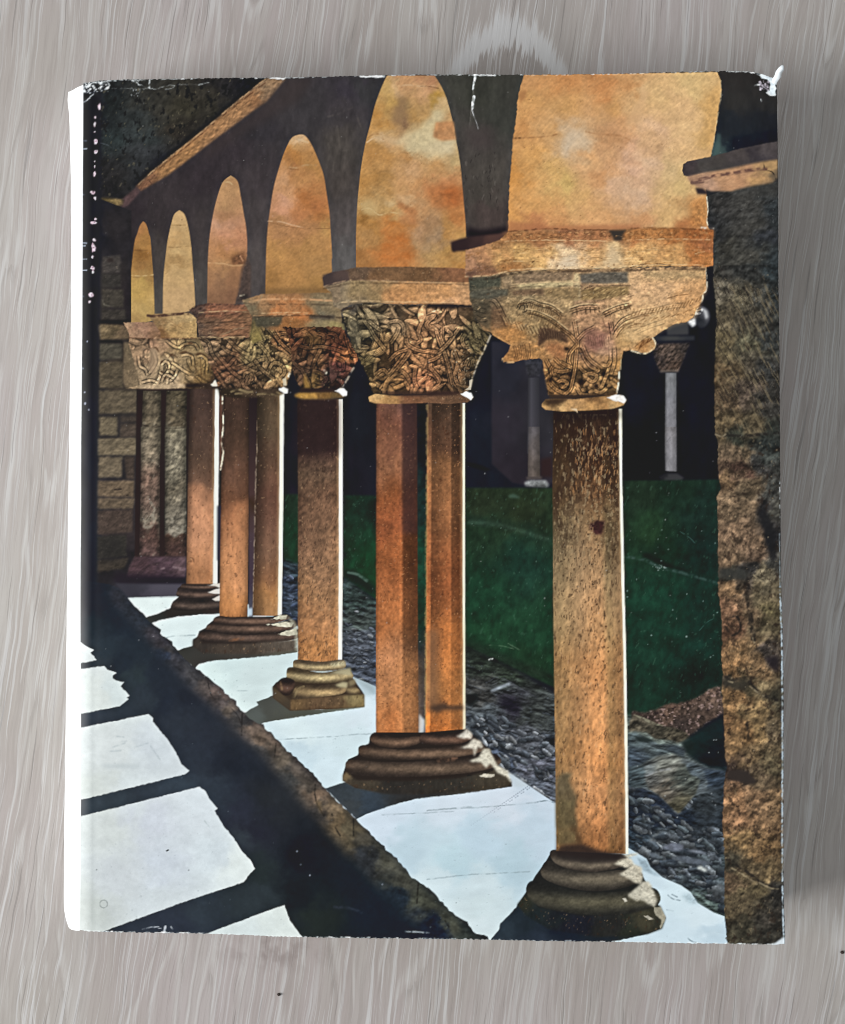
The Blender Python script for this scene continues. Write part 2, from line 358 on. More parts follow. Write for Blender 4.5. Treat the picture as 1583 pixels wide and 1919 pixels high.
    for s, c in (('535 372 600 362 680 385 690 400 610 390',(120,128,140)),('350 350 430 310 520 330 510 370 440 375',(104,110,124)),('250 380 330 400 345 430 280 420',(96,106,116)),('410 420 520 410 730 460 720 475 560 470',(84,92,102)),('620 490 645 483 692 515 680 532 618 505',(186,192,188))):
        reg(T('d5', s), c, [('n',.12,6,5,0,3,25)], soft=1)
    # fallen leaves heap
    hp = T('d4','105 735 150 715 230 735 330 700 420 660 560 645 650 600 700 560 800 535 812 740 700 800 640 850 560 915 350 850 150 775')
    reg(hp, [(1200,1340,62,50,44),(1260,1335,90,70,58),(1330,1305,98,78,66),(1320,1340,70,56,48),(1280,1365,56,46,42)], [('n',.3,5,5,0,3,26),('p',1.0,.7,(176,146,138),.8,6,4,20,2,27),('p',1.2,.6,(30,22,26),.8,5,5,0,2,28)], soft=1.5, rough=2)
    reg(T('d4','110 800 150 745 230 790 360 830 470 850 540 880 560 920 480 960 420 940 300 930 240 880 150 870 105 880'), [(1185,1355,74,68,56),(1240,1375,60,56,46),(1270,1385,66,60,48)], [('r',.3,10,8,30,4,29),('n',.15,7,7,0,3,30)], soft=1)
    stroke(T('d4','150 750 220 780 300 815 360 830'), 5, (140,136,112), .8, taper=True)
    reg(T('d4','500 960 640 860 812 760 830 1160 700 1140 560 1060 520 1010'), [(1300,1390,18,36,36),(1340,1380,16,34,36),(1330,1420,12,24,30),(1290,1400,24,32,30)], [('n',.14,20,14,0,3,31)], soft=3)
    reg(T('d4','105 890 160 880 250 925 330 965 460 970 530 1010 520 1060 420 1030 320 1060 190 1130 105 1150'), [(1185,1385,78,90,92),(1230,1400,72,82,84),(1260,1410,50,58,64),(1190,1425,58,68,78)], [('r',.3,26,7,12,4,32),('n',.12,14,6,10,3,33)], soft=1.5)
    reg(T('d4','150 905 250 915 300 945 250 955 180 945'), (30,38,36), soft=1.5, op=.9)
    reg(T('d4','105 1140 190 1120 320 1055 440 1040 560 1090 700 1150 830 1165 815 1400 600 1340 480 1480 330 1340 240 1280 105 1300'), [(1190,1450,66,78,82),(1220,1445,92,98,98),(1260,1432,110,112,104),(1300,1450,72,82,88),(1340,1455,44,54,66),(1310,1470,78,86,90),(1240,1480,100,94,84),(1270,1500,90,86,68),(1180,1470,56,66,70)], [('r',.32,30,8,-12,4,34),('n',.12,12,7,0,3,35)], soft=1.5, pw=4)
    reg(T('d4','230 1210 330 1160 480 1105 530 1110 560 1180 640 1230 610 1330 520 1430 480 1482 420 1430 330 1340 260 1290'), [(1222,1462,99,100,97),(1262,1434,105,105,97),(1290,1450,67,73,68),(1240,1485,87,80,70),(1280,1500,77,73,58),(1265,1515,70,67,52)], [('r',.3,22,8,-10,4,36),('n',.12,9,7,0,3,37)], soft=1, rough=1)
    stroke(T('d4','360 1280 440 1230 540 1215 520 1240 420 1290'), 2.5, (52,58,56), .8)
    stroke(T('d4','240 1200 330 1165 420 1150'), 4, (170,174,178), .5, soft=2)
    reg(T('d4','105 1300 220 1290 330 1350 470 1490 560 1440 640 1340 815 1290 815 1583 105 1583'), [(1190,1500,28,34,44),(1230,1520,34,42,56),(1280,1540,26,34,46),(1320,1500,44,50,54),(1340,1540,36,42,48)], [('r',.3,16,7,20,4,38),('n',.2,12,6,15,3,39)], soft=2, op=.9)
    pebbles(40, 1178, 1478, 1290, 1556, lambda x, y: y > 1478+(x-1178)*.6, 35, 6, 16, gl, 28)
    dots(14, 1180, 1380, 1350, 1540, (190,198,200), (.6,1.6), .8, 9)

def paint_wall():
    # shaded arcade wall
    wall = Q('185 385 256 352 540 140 1480 128 1480 500 1330 500 870 560 600 600 185 612')
    wc = [(200,450,34,30,34),(240,400,44,36,40),(300,390,56,48,50),(380,330,50,42,46),(430,280,54,46,50),(480,240,50,46,50),(560,190,56,52,54),(640,200,62,56,58),(650,170,58,52,60),(690,170,54,52,54),(640,280,66,60,56),(590,220,58,54,56),(640,340,70,62,58),(645,420,82,74,72),(650,480,90,86,84),(480,330,62,54,56),(480,420,70,62,62),(478,500,78,70,68),(375,430,64,56,56),(370,540,76,70,66),(298,480,70,62,58),(297,560,76,70,64),(225,520,30,26,30),(222,440,36,30,34),(900,180,58,58,50),(930,220,56,56,50),(900,260,68,62,58),(930,330,72,66,60),(900,360,66,60,54),(920,400,72,60,56),(1400,170,44,40,38),(1370,220,36,36,38),(1430,240,26,28,36)]
    reg(wall, wc, [('n',.07,14,40,4,4,40),('n',.05,6,9,0,3,41),('p',2.2,.5,(120,112,106),.3,3,4,0,2,42)])
    # scuffs on the jacket over the dark wall
    for s in ('650 470 740 445 830 400','760 725 800 715','640 600 660 720 640 850','720 540 740 700','690 780 690 880','870 480 900 560'):
        stroke(T('b1', s), 3, (112,102,92), .3, soft=2.5)
    reg(T('b1','620 590 800 520 840 600 820 760 780 1020 740 1050 700 800 640 760'), (96,86,78), [('n',.3,8,22,3,3,43)], soft=8, op=.28)
    reg(T('c1','280 560 480 540 520 600 470 720 330 700'), (72,58,58), soft=8, op=.4)
    for k in range(3):
        pass
    q = np.random.RandomState(3)
    for k in range(46):
        x, y = 868+70*q.rand(), 280+110*q.rand()
        stroke([(x, y), (x+q.randn()*2, y+3+5*q.rand())], 1.4, (36,30,30) if k % 3 else (108,100,92), .6)
    reg(T('c1','300 1290 420 1310 600 1280 605 1320 480 1400 290 1370'), (24,16,22), soft=4, op=.9)
    # vault corner, top left
    reg(Q('150 140 540 140 256 354 232 372 184 374 150 380'), [(170,200,20,24,32),(210,200,30,34,34),(220,260,40,48,48),(260,250,52,58,58),(270,290,50,52,54),(220,330,36,34,34),(200,360,30,28,30),(300,200,50,48,42),(350,200,56,52,40),(390,190,50,46,38),(330,240,52,46,38),(420,160,34,32,34),(460,160,22,22,28),(300,320,30,30,36),(360,250,34,30,28)],
        [('r',.09,8,10,10,4,44),('n',.13,9,12,0,4,45),('p',1.7,.6,(122,112,84),.55,5,8,25,3,46),('m',.9,.8,(.45,.45,.5),9,12,0,3,47)])
    stroke(Q('500 147 441 190 391 232 346 268 287 316 255 346'), 10, (18,18,24), .75, soft=6)
    # lit cornice
    reg(Q('500 146 441 193 391 236 346 271 287 320 254 350 264 358 315 328 378 280 466 214 500 190 536 146'), [(500,160,150,118,86),(480,185,150,104,66),(441,205,164,118,76),(400,240,168,120,76),(350,285,164,116,70),(300,325,152,108,66),(262,352,116,78,56)], [('n',.10,10,5,-37,4,48),('r',.12,6,5,-37,3,49)], soft=1.6)
    reg(Q('470 212 536 146 590 143 560 190 500 225 440 262 380 300 376 282'), (62,50,48), soft=9, op=.55)
    stroke(Q('497 155 441 198 391 240 346 277 290 322'), 2.6, (88,54,34), .85, soft=1.6)
    stroke(Q('497 148 441 193 391 236 348 271 287 320 256 350'), 2.4, (196,154,108), .8)
    reg(Q('230 372 256 350 262 360 240 385 228 390'), (84,62,62), [('n',.12,6,6,0,3,50)], soft=2)
    reg(T('a1','320 1075 400 1070 520 1085 515 1125 460 1140 370 1135 330 1120'), [(190,378,74,62,36),(210,380,128,106,66),(228,382,98,80,56)], [('n',.25,6,4,0,3,51)], soft=1.6)
    for (x, y) in ((287,325),(281,340),(443,201)): stroke([(x-3, y-3), (x+3, y+5)], 1.6, (60,38,28), .7)
    # --- lit walls seen through the arches
    st = lambda s: [('c',(8,6,4),38,30,20,4,s),('n',.035,11,8,30,4,s+1),('n',.035,3.5,3.5,0,2,s+2),('p',2.0,.6,(96,62,36),.4,3,3,0,2,s+3)]
    reg(catmull(Q('268 415 262 423 257 438 252 454 246.5 500 243 556 241 612'),5,False)+catmull(Q('290 600 288 533 286 500 282 450 279 438 274 421 268 415'),5,False), [(266,430,176,118,66),(266,460,172,122,62),(262,475,140,92,40),(266,495,160,112,58),(264,514,172,130,72),(264,540,186,148,76),(268,575,190,154,88),(250,600,176,138,80)], st(52))
    stroke(T('a2','600 75 720 78'), 1.6, (110,72,36), .7); stroke(T('a2','580 262 650 268 740 258'), 2, (216,184,124), .7); stroke(T('a2','590 275 735 275'), 1.4, (130,96,52), .5)
    reg(catmull(Q('336 394 328 400 323 411 315 446 311 474 306 526 305 596'),5,False)+catmull(Q('366 580 364 538 361 500 358 461 353 428 346 403 336 394'),5,False), [(336,405,194,156,104),(335,425,196,158,104),(330,455,190,148,92),(340,480,204,166,108),(335,495,172,132,80),(335,520,202,162,106),(335,560,200,160,108)], st(56))
    stroke(T('a1','880 1275 980 1275'), 2, (150,112,64), .7); stroke(T('a2','850 50 900 55 1000 45'), 2, (140,104,62), .6); dots(5, 320,405,352,430, (60,44,30), (.7,1.4), .9, 3)
    reg(catmull(Q('432 329 417 342 406 373 398 408 392 449 389 500 388 576'),5,False)+roughen(Q('441 570 446 550 451 533 455 511 461 497 463 470'),1.5,4,3,False)+catmull(Q('463 454 461 426 457 403 451 368 445 340 432 329'),5,False), [(430,340,192,152,100),(430,350,178,128,82),(425,380,186,138,90),(430,410,176,124,82),(410,430,198,146,112),(440,430,196,140,104),(420,450,206,142,104),(450,450,196,132,92),(410,470,190,130,78),(430,480,178,122,72),(410,495,186,134,84),(410,520,146,104,72),(440,520,150,104,70),(400,560,132,92,64),(430,555,128,88,62)], st(10))
    reg(T('a2','1320 120 1420 80 1430 175 1390 190 1320 185'), (112,72,46), [('n',.2,5,5,0,3,3)], soft=2.5, op=.85)
    stroke(T('a1','1250 960 1300 955 1340 985'), 3, (208,172,120), .6); stroke(T('a2','1150 170 1260 175 1330 190 1430 185'), 3, (212,164,112), .6); stroke(T('a2','1385 120 1405 155'), 3, (196,140,100), .8)
    reg(Q('452 505 464 480 470 500 470 560 440 572 446 545'), (80,62,54), [('n',.15,5,5,0,3,5)], soft=2, op=.8)
    reg(T('a2','1400 405 1440 400 1445 430 1390 450'), (40,34,32), soft=2, op=.8); stroke(T('a2','1385 412 1415 408'), 3, (190,176,150), .8)
    reg(catmull(Q('560 252 546 259 533 284 522 317 513 350 507 386 502 423 499 466 498 500 497 556'),5,False)+catmull(Q('622 556 622 511 621 488 622 479 619 428 617 398 612 365 607 332 599 307 584 272 571 254 560 252'),5,False),
        [(558,260,206,170,128),(560,272,188,136,76),(545,290,186,124,60),(565,300,180,118,56),(555,312,160,104,58),(590,310,182,128,68),(530,330,198,144,98),(570,335,186,128,72),(540,360,204,146,98),(530,380,206,148,112),(525,400,204,142,104),(580,370,178,108,54),(600,390,184,112,62),(560,400,192,124,76),(600,405,178,112,58),(520,425,180,126,78),(570,430,176,122,74),(605,430,190,140,78),(520,470,186,132,70),(580,470,180,128,70),(600,500,178,128,72),(540,510,182,128,68),(510,530,158,110,56),(590,530,164,118,62)], st(14)+[('r',.02,8,4,-40,3,9)])
    stroke(T('b1','370 650 430 640 500 660'), 4, (216,186,144), .6, soft=2.5)
    stroke(T('b1','340 840 420 850 480 830 560 830'), 3, (196,156,108), .6, soft=2); stroke(T('b1','350 855 430 862'), 2, (110,66,30), .6)
    stroke(T('b1','205 1245 300 1250 390 1275 480 1295'), 2.5, (216,172,130), .7, soft=1.6); stroke(T('b1','205 1250 350 1285 500 1300 660 1300'), 1.6, (124,82,48), .5)
    reg(T('b1','380 1110 560 1020 650 1180 640 1260 400 1240'), (166,100,50), [('n',.2,9,9,0,3,4)], soft=9, op=.35)
    reg(catmull(Q('725 141 715 163 703 196 693 236 685 267 677 310 672 353 669 391 667 441 667 510'),5,False)+Q('880 510 875 445')+catmull(Q('873 444 872 416 869 383 866 348 863 315 858 282 852 252 850 236 837 186 826 161 814 141'),5,False),
        [(760,150,196,142,94),(800,150,186,128,88),(720,165,192,152,88),(745,160,206,164,112),(790,168,204,152,104),(730,190,192,148,76),(750,200,150,118,72),(760,230,140,104,72),(795,190,188,142,84),(820,185,168,126,52),(705,220,186,130,62),(780,210,180,134,74),(720,240,190,138,70),(835,205,204,168,116),(815,220,200,176,124),(790,240,196,160,104),(830,240,184,128,74),(840,260,206,184,140),(800,260,206,182,136),(780,275,208,184,136),(820,280,204,178,130),(860,290,200,166,110),(720,250,214,176,128),(700,260,190,134,66),(740,265,196,152,102),(690,290,182,128,66),(720,300,178,126,66),(760,300,182,130,74),(720,340,176,126,66),(690,340,180,126,62),(770,320,202,152,102),(820,310,196,144,86),(840,340,198,132,80),(780,350,198,140,84),(810,360,200,134,80),(860,370,176,98,46),(700,376,184,142,84),(690,390,192,156,98),(730,385,204,168,114),(770,375,206,162,112),(720,400,190,146,84),(760,400,182,116,66),(680,410,164,112,52),(740,420,186,112,48),(700,430,178,122,58),(690,450,178,128,72),(740,450,194,110,46),(780,430,184,138,96),(800,415,166,124,84),(815,440,164,128,92),(790,460,178,138,94),(840,430,192,136,72),(830,470,192,142,76),(860,400,190,120,62),(860,450,194,144,76),(680,480,160,106,54),(740,480,190,108,46),(800,480,188,144,86),(860,490,184,126,62)], st(18)+[('r',.02,9,4,-40,3,12),('c',(6,6,5),14,12,0,3,27)])
    reg(T('b1','1180 290 1240 330 1230 420 1190 540 1140 560 1120 480 1160 380'), (138,104,74), soft=5, op=.6)
    reg(T('b1','1240 590 1340 550 1400 480 1440 420 1500 430 1540 500 1440 520 1420 590 1440 640 1583 650 1583 745 1440 740 1300 720 1180 690 1060 650 950 640 990 590 1050 610 1140 640'), [(790,250,206,186,140),(830,220,208,186,140),(840,278,208,188,146),(720,255,210,172,124)], [('n',.06,6,6,0,3,13)], soft=3.5, rough=3, op=.85)
    reg(T('b1','1450 510 1583 505 1600 640 1500 650 1430 620'), (190,130,80), [('n',.1,8,8,0,3,14)], soft=2, op=.9)
    stroke(T('b1','1180 240 1260 235 1340 245 1440 240'), 3, (216,176,130), .6, soft=2); stroke(T('b1','1340 245 1400 245 1470 260'), 2, (92,60,30), .7)
    stroke(T('b1','950 625 990 600 1050 605 1060 640'), 2.5, (150,104,60), .7); stroke(T('b1','940 660 1000 625 1060 650'), 3, (224,186,140), .7)
    stroke(T('b1','900 1160 960 1150 1030 1200 1100 1180 1180 1190'), 2, (226,196,140), .6); reg(T('b1','880 1120 960 1080 1030 1150 1000 1210 930 1180'), (198,164,106), soft=3, op=.6)
    reg(T('c1','0 1000 120 960 250 990 250 1120 120 1160 40 1140'), (180,98,46), [('n',.14,8,6,0,3,6)], soft=6, op=.55)
    reg(Q('857 396 851 452 846 466 850 448 853 405'), (40,24,20), op=0)
    reg(Q('853 452 846 462 847 470 853 472'), (34,24,24), soft=1)
    reg(Q('982 139 972 173 967 221 962 257 959 297 955 340 953 386 951 440 1340 440 1327 426 1324 413 1326 393 1324 368 1320 330 1332 292 1336 277 1341 247 1347 201 1351 173 1351 150 1345 134'),
        [(990,150,198,140,84),(1000,190,206,148,84),(1060,150,196,130,72),(1060,200,208,152,88),(980,240,202,140,78),(1130,160,200,132,74),(1150,200,204,148,86),(1180,160,196,136,80),(1200,160,214,172,116),(1170,235,212,154,100),(1195,200,212,164,108),(1230,180,220,176,116),(1300,160,218,180,118),(1330,200,212,164,98),(1270,200,222,176,120),(1230,240,222,176,132),(1290,240,222,178,122),(1330,250,212,164,98),(1040,255,206,152,92),(1075,262,208,176,138),(1100,268,206,170,128),(1060,275,208,180,146),(1140,262,190,136,88),(1160,265,196,140,94),(1000,290,214,154,84),(960,330,208,140,66),(1040,320,214,164,94),(1060,350,212,172,98),(1110,290,212,156,100),(1130,330,206,146,92),(1100,370,212,162,98),(1180,280,216,164,124),(1180,310,220,172,136),(1160,350,214,168,128),(1220,270,206,160,112),(1210,300,220,178,138),(1250,320,218,180,124),(1190,360,216,174,136),(1270,350,218,180,116),(1250,400,214,168,106),(1310,400,200,140,80),(1000,390,214,154,86),(960,400,210,146,76),(1050,420,208,144,86),(1130,410,208,150,94),(1190,420,206,146,94),(1290,425,180,112,62),(1000,425,190,122,74)], st(22)+[('r',.02,11,4,-45,3,16),('c',(5,5,4),16,13,0,4,28)], rough=1.0, seed=4)
    reg(T('c1','1583 190 1583 330 1520 420 1460 530 1583 530 1640 300'), (214,168,118), soft=3, op=.5)
    reg(T('c1','930 640 1050 590 1130 560 1200 620 1230 680 1120 720 980 700'), (208,188,160), [('n',.06,5,5,0,3,7)], soft=6, op=.4)
    stroke(T('c1','640 630 760 625 900 615 960 600'), 2.5, (150,100,58), .7, soft=2); stroke(T('c1','645 632 690 630'), 4, (90,54,28), .8)
    stroke(T('c1','1180 580 1300 600 1420 610 1500 640'), 3, (166,110,66), .6, soft=2.5)
    reg(T('c1','680 290 740 270 730 330 690 370'), (170,112,64), soft=2, op=.7); dots(12, 970, 150, 1320, 410, (110,66,34), (.6,1.6), .8, 12)
    reg(T('d1','570 1110 680 1060 690 1240 690 1300 560 1290'), (190,124,62), [('n',.22,5,5,0,3,8),('p',1.0,.6,(112,62,26),.6,4,4,0,2,9)], soft=4, op=.6)
    reg(T('d1','690 330 790 210 780 400 750 600 700 690 680 500'), (206,154,86), [('n',.16,6,6,0,3,10)], soft=4, op=.5)
    stroke(T('d1','610 300 640 320 600 330'), 2, (150,104,70), 0)
    reg(T('c1','600 1240 900 1280 1340 1270 1583 1270 1583 1320 900 1320 600 1330'), (168,100,62), soft=3, op=.6)
    # dark opening and ledge on the right
    reg(Q('1344 132 1460 130 1462 300 1332 296 1341 247 1347 201 1352 173 1351 150'), [(1370,150,44,40,38),(1420,150,42,38,36),(1380,190,46,44,42),(1440,190,42,40,38),(1370,230,30,34,40),(1440,230,28,30,36),(1390,270,18,24,36),(1440,260,14,18,32),(1345,285,60,78,76)], [('n',.06,10,24,0,3,11)], rough=.8)
    stroke(T('d1','795 200 795 320 770 470 745 640 725 745'), 2.0, (226,200,150), .7)
    reg(T('d1','765 590 795 600 785 745 735 760'), (74,98,94), soft=2, op=.6)
    reg(T('d1','690 1060 800 1020 1220 950 1222 1583 740 1583 735 1400 740 1300 700 1240'), [(1340,380,52,50,48),(1400,380,66,64,60),(1440,390,44,48,50),(1340,420,46,46,46),(1400,420,60,58,54),(1370,460,52,50,44),(1400,480,64,62,56),(1440,440,44,46,50),(1440,490,46,52,54)], [('n',.14,10,10,0,4,12),('r',.16,8,8,0,3,13),('p',1.8,.6,(120,122,120),.4,4,4,0,2,14)])
    reg(T('d1','515 820 545 800 720 765 900 715 1060 680 1222 648 1222 790 1110 800 960 830 800 870 660 890 560 915 520 905 508 870'), [(1290,318,66,56,56),(1330,310,72,66,62),(1400,290,74,66,64),(1415,285,54,48,52),(1440,275,78,70,70)], [('n',.07,9,8,0,3,15)], rough=.5)
    reg(T('d1','540 915 660 885 800 865 960 830 1110 800 1222 785 1222 920 1180 960 1000 990 880 1020 720 1020 640 1000 575 965'), [(1300,335,170,128,98),(1360,325,188,140,100),(1400,318,176,130,94),(1445,310,180,140,90),(1320,350,190,146,116),(1380,345,196,142,100),(1420,338,190,144,92),(1450,330,110,92,70)], [('n',.08,9,5,-12,3,17)], soft=.8)
    stroke(T('d1','575 940 640 935 760 905 900 885 1010 865 1130 855'), 6, (96,64,56), .85, soft=2.5); stroke(T('d1','580 960 660 950'), 6, (92,64,58), .7, soft=2)
    stroke(T('d1','1110 815 1130 860 1180 880 1205 930'), 2.2, (24,18,18), .95)
    reg(T('d1','880 1020 1000 985 1180 955 1222 910 1222 1060 900 1060'), (62,60,56), [('n',.15,6,6,0,3,4)], soft=4, op=.6)
    reg(T('d1','606 995 660 1000 700 1030 690 1045 620 1042'), (52,40,42), soft=1)
    stroke(T('d1','690 1065 700 1160 690 1240 702 1290'), 2.2, (240,222,190), .9, smooth=False); stroke(T('d1','615 1302 650 1292 740 1296'), 3, (238,224,204), .9)

def paint_left():
    base = Q('150 372 246 388 246 612 262 730 262 1045 250 1075 220 1100 240 1125 150 1200')
    reg(Q('150 372 186 372 246 395 246 612 262 640 262 1090 235 1110 150 1180'), [(170,420,18,20,32),(170,700,20,22,32),(170,1000,20,24,34),(215,420,38,34,36),(200,540,52,46,44),(230,560,34,28,30),(215,700,60,50,40),(215,1000,52,42,42),(220,1060,30,26,30)], [('n',.12,12,12,0,4,5)])
    bt = lambda s: [('n',.10,9,7,0,4,s),('r',.10,7,6,0,3,s+1),('p',1.9,.6,(150,134,112),.35,4,4,0,2,s+2)]
    def brick(s, c, seed, tile='a2'):
        reg(T(tile, s), c, bt(seed), soft=1.6, rough=1.2, seed=seed)
    brick('362 120 495 112 495 238 362 240', (66,60,56), 1); reg(T('a2','395 140 440 130 450 165 400 165'), (38,28,26), soft=2, op=.7)
    brick('358 250 500 250 500 350 358 352', (52,48,44), 2); brick('356 365 520 365 520 500 356 500', (62,56,48), 3)
    stroke(T('a2','365 440 380 480 440 495'), 3, (126,118,104), .6); brick('352 515 540 515 540 600 352 605', (58,52,46), 4)
    reg(T('a2','330 590 560 590 562 640 330 630'), (18,14,16), soft=2, op=.8)
    reg(T('a2','300 630 340 622 520 628 562 665 562 735 345 740 335 690'), [(180,612,126,106,76),(210,620,98,82,58),(235,625,96,78,58)], bt(5), soft=1)
    reg(T('a2','335 742 510 745 530 770 530 905 515 900 515 780 500 762 340 760'), (20,16,18), soft=1.2)
    brick('340 768 505 770 508 880 340 885', (76,70,58), 6); brick('338 905 515 905 515 1098 338 1098', (88,76,58), 7)
    brick('336 1115 618 1115 618 1280 336 1288', (92,80,62), 8); brick('338 1310 475 1312 470 1452 340 1445', (100,88,68), 9)
    brick('498 1310 618 1310 618 1345 500 1345', (66,56,48), 10); brick('500 1365 618 1360 618 1455 490 1465', (76,64,54), 11)
    brick('330 1475 615 1470 610 1590 328 1590', (104,92,72), 12)
    brick('325 90 608 84 608 205 325 208', (112,98,76), 13, 'a3'); brick('332 222 508 218 508 372 332 376', (108,94,74), 14, 'a3'); brick('525 222 600 220 600 390 540 390', (66,54,46), 15, 'a3')
    brick('322 402 600 396 598 520 322 520', (106,88,68), 16, 'a3'); brick('322 525 598 525 590 608 320 606', (100,84,66), 17, 'a3')
    brick('320 620 590 614 585 780 320 800', (72,58,50), 18, 'a3'); brick('320 810 540 800 540 960 320 980', (50,46,40), 19, 'a3'); brick('320 990 560 970 520 1050 320 1080', (56,48,40), 20, 'a3')
    stroke(T('a3','455 465 500 462'), 3, (34,24,22), .8); stroke(T('a3','495 512 550 505'), 3, (34,24,22), .8)
    reg(T('a3','320 830 480 800 540 880 500 990 340 1010'), (34,32,32), soft=7, op=.5)
    # pilasters by the wall
    reg(Q('256 728 356 728 353 1046 252 1046'), (40,26,24))
    pt = [('n',.14,10,12,0,4,21),('r',.2,8,10,-25,4,22),('p',1.5,.8,(168,156,134),.4,8,10,30,3,23)]
    shaft(T('a2','665 1118 650 1583'), T('a2','798 1118 795 1583'), [(730,(82,72,56)),(790,(96,84,66)),(803,(112,100,80)),(850,(116,104,84))], [(0,.65),(.25,1.05),(.7,1.05),(1,.6)], pt, seed=6)
    shaft(T('a2','838 1118 828 1583'), T('a2','990 1118 985 1583'), [(730,(80,70,52)),(790,(94,82,64)),(803,(116,106,88)),(850,(118,110,90))], [(0,.7),(.3,1.05),(.7,1.0),(1,.55)], pt, seed=7)
    shaft(T('a3','650 0 645 560 635 960'), T('a3','790 0 785 960'), [(800,(116,104,84)),(860,(118,104,86)),(900,(110,86,72)),(960,(104,84,72)),(985,(120,108,92)),(1000,(80,58,50)),(1045,(88,66,64))], [(0,.62),(.3,1.08),(.7,1.05),(1,.6)], pt, seed=8)
    shaft(T('a3','828 0 825 960'), T('a3','985 0 985 960'), [(800,(124,114,92)),(880,(116,108,90)),(920,(106,96,78)),(985,(112,104,90)),(1004,(104,96,84)),(1012,(74,54,44)),(1045,(76,54,48))], [(0,.62),(.3,1.05),(.7,1.05),(1,.6)], pt, seed=9)
    stroke(T('a2','660 1370 700 1380 720 1395 800 1380'), 2.2, (44,34,28), .85); stroke(T('a2','830 1395 900 1395 980 1390'), 2.2, (46,36,30), .7)
    for s in ('690 690 670 740 720 740 745 700 735 650','880 680 900 740 940 760','860 760 940 790 955 740','720 560 750 610 730 660'):
        stroke(T('a3', s), 5, (170,160,140), .55, soft=2.5)
    reg(T('a3','600 962 985 962 985 1080 975 1120 540 1130 560 1040'), [(260,1050,70,50,54),(300,1055,84,62,70),(335,1058,96,74,78),(300,1075,60,44,52)], bt(24), soft=1.5)
    for s in ('890 1040 940 1050','800 1055 820 1048','920 1060 970 1055'): stroke(T('a3', s), 4, (150,126,130), .6, soft=2)
    reg(T('a3','480 1090 985 1110 985 1165 470 1170 440 1130'), (32,22,34), soft=4)
    # dark strip of the jacket hinge
    reg(Q('146 150 189 175 189 400 187 560 183 700 181 1000 181 1100 146 1110'), [(165,300,18,20,32),(165,600,17,19,31),(170,900,20,26,38),(165,1090,18,26,38)], [('n',.06,14,30,0,3,25)], soft=2.5)
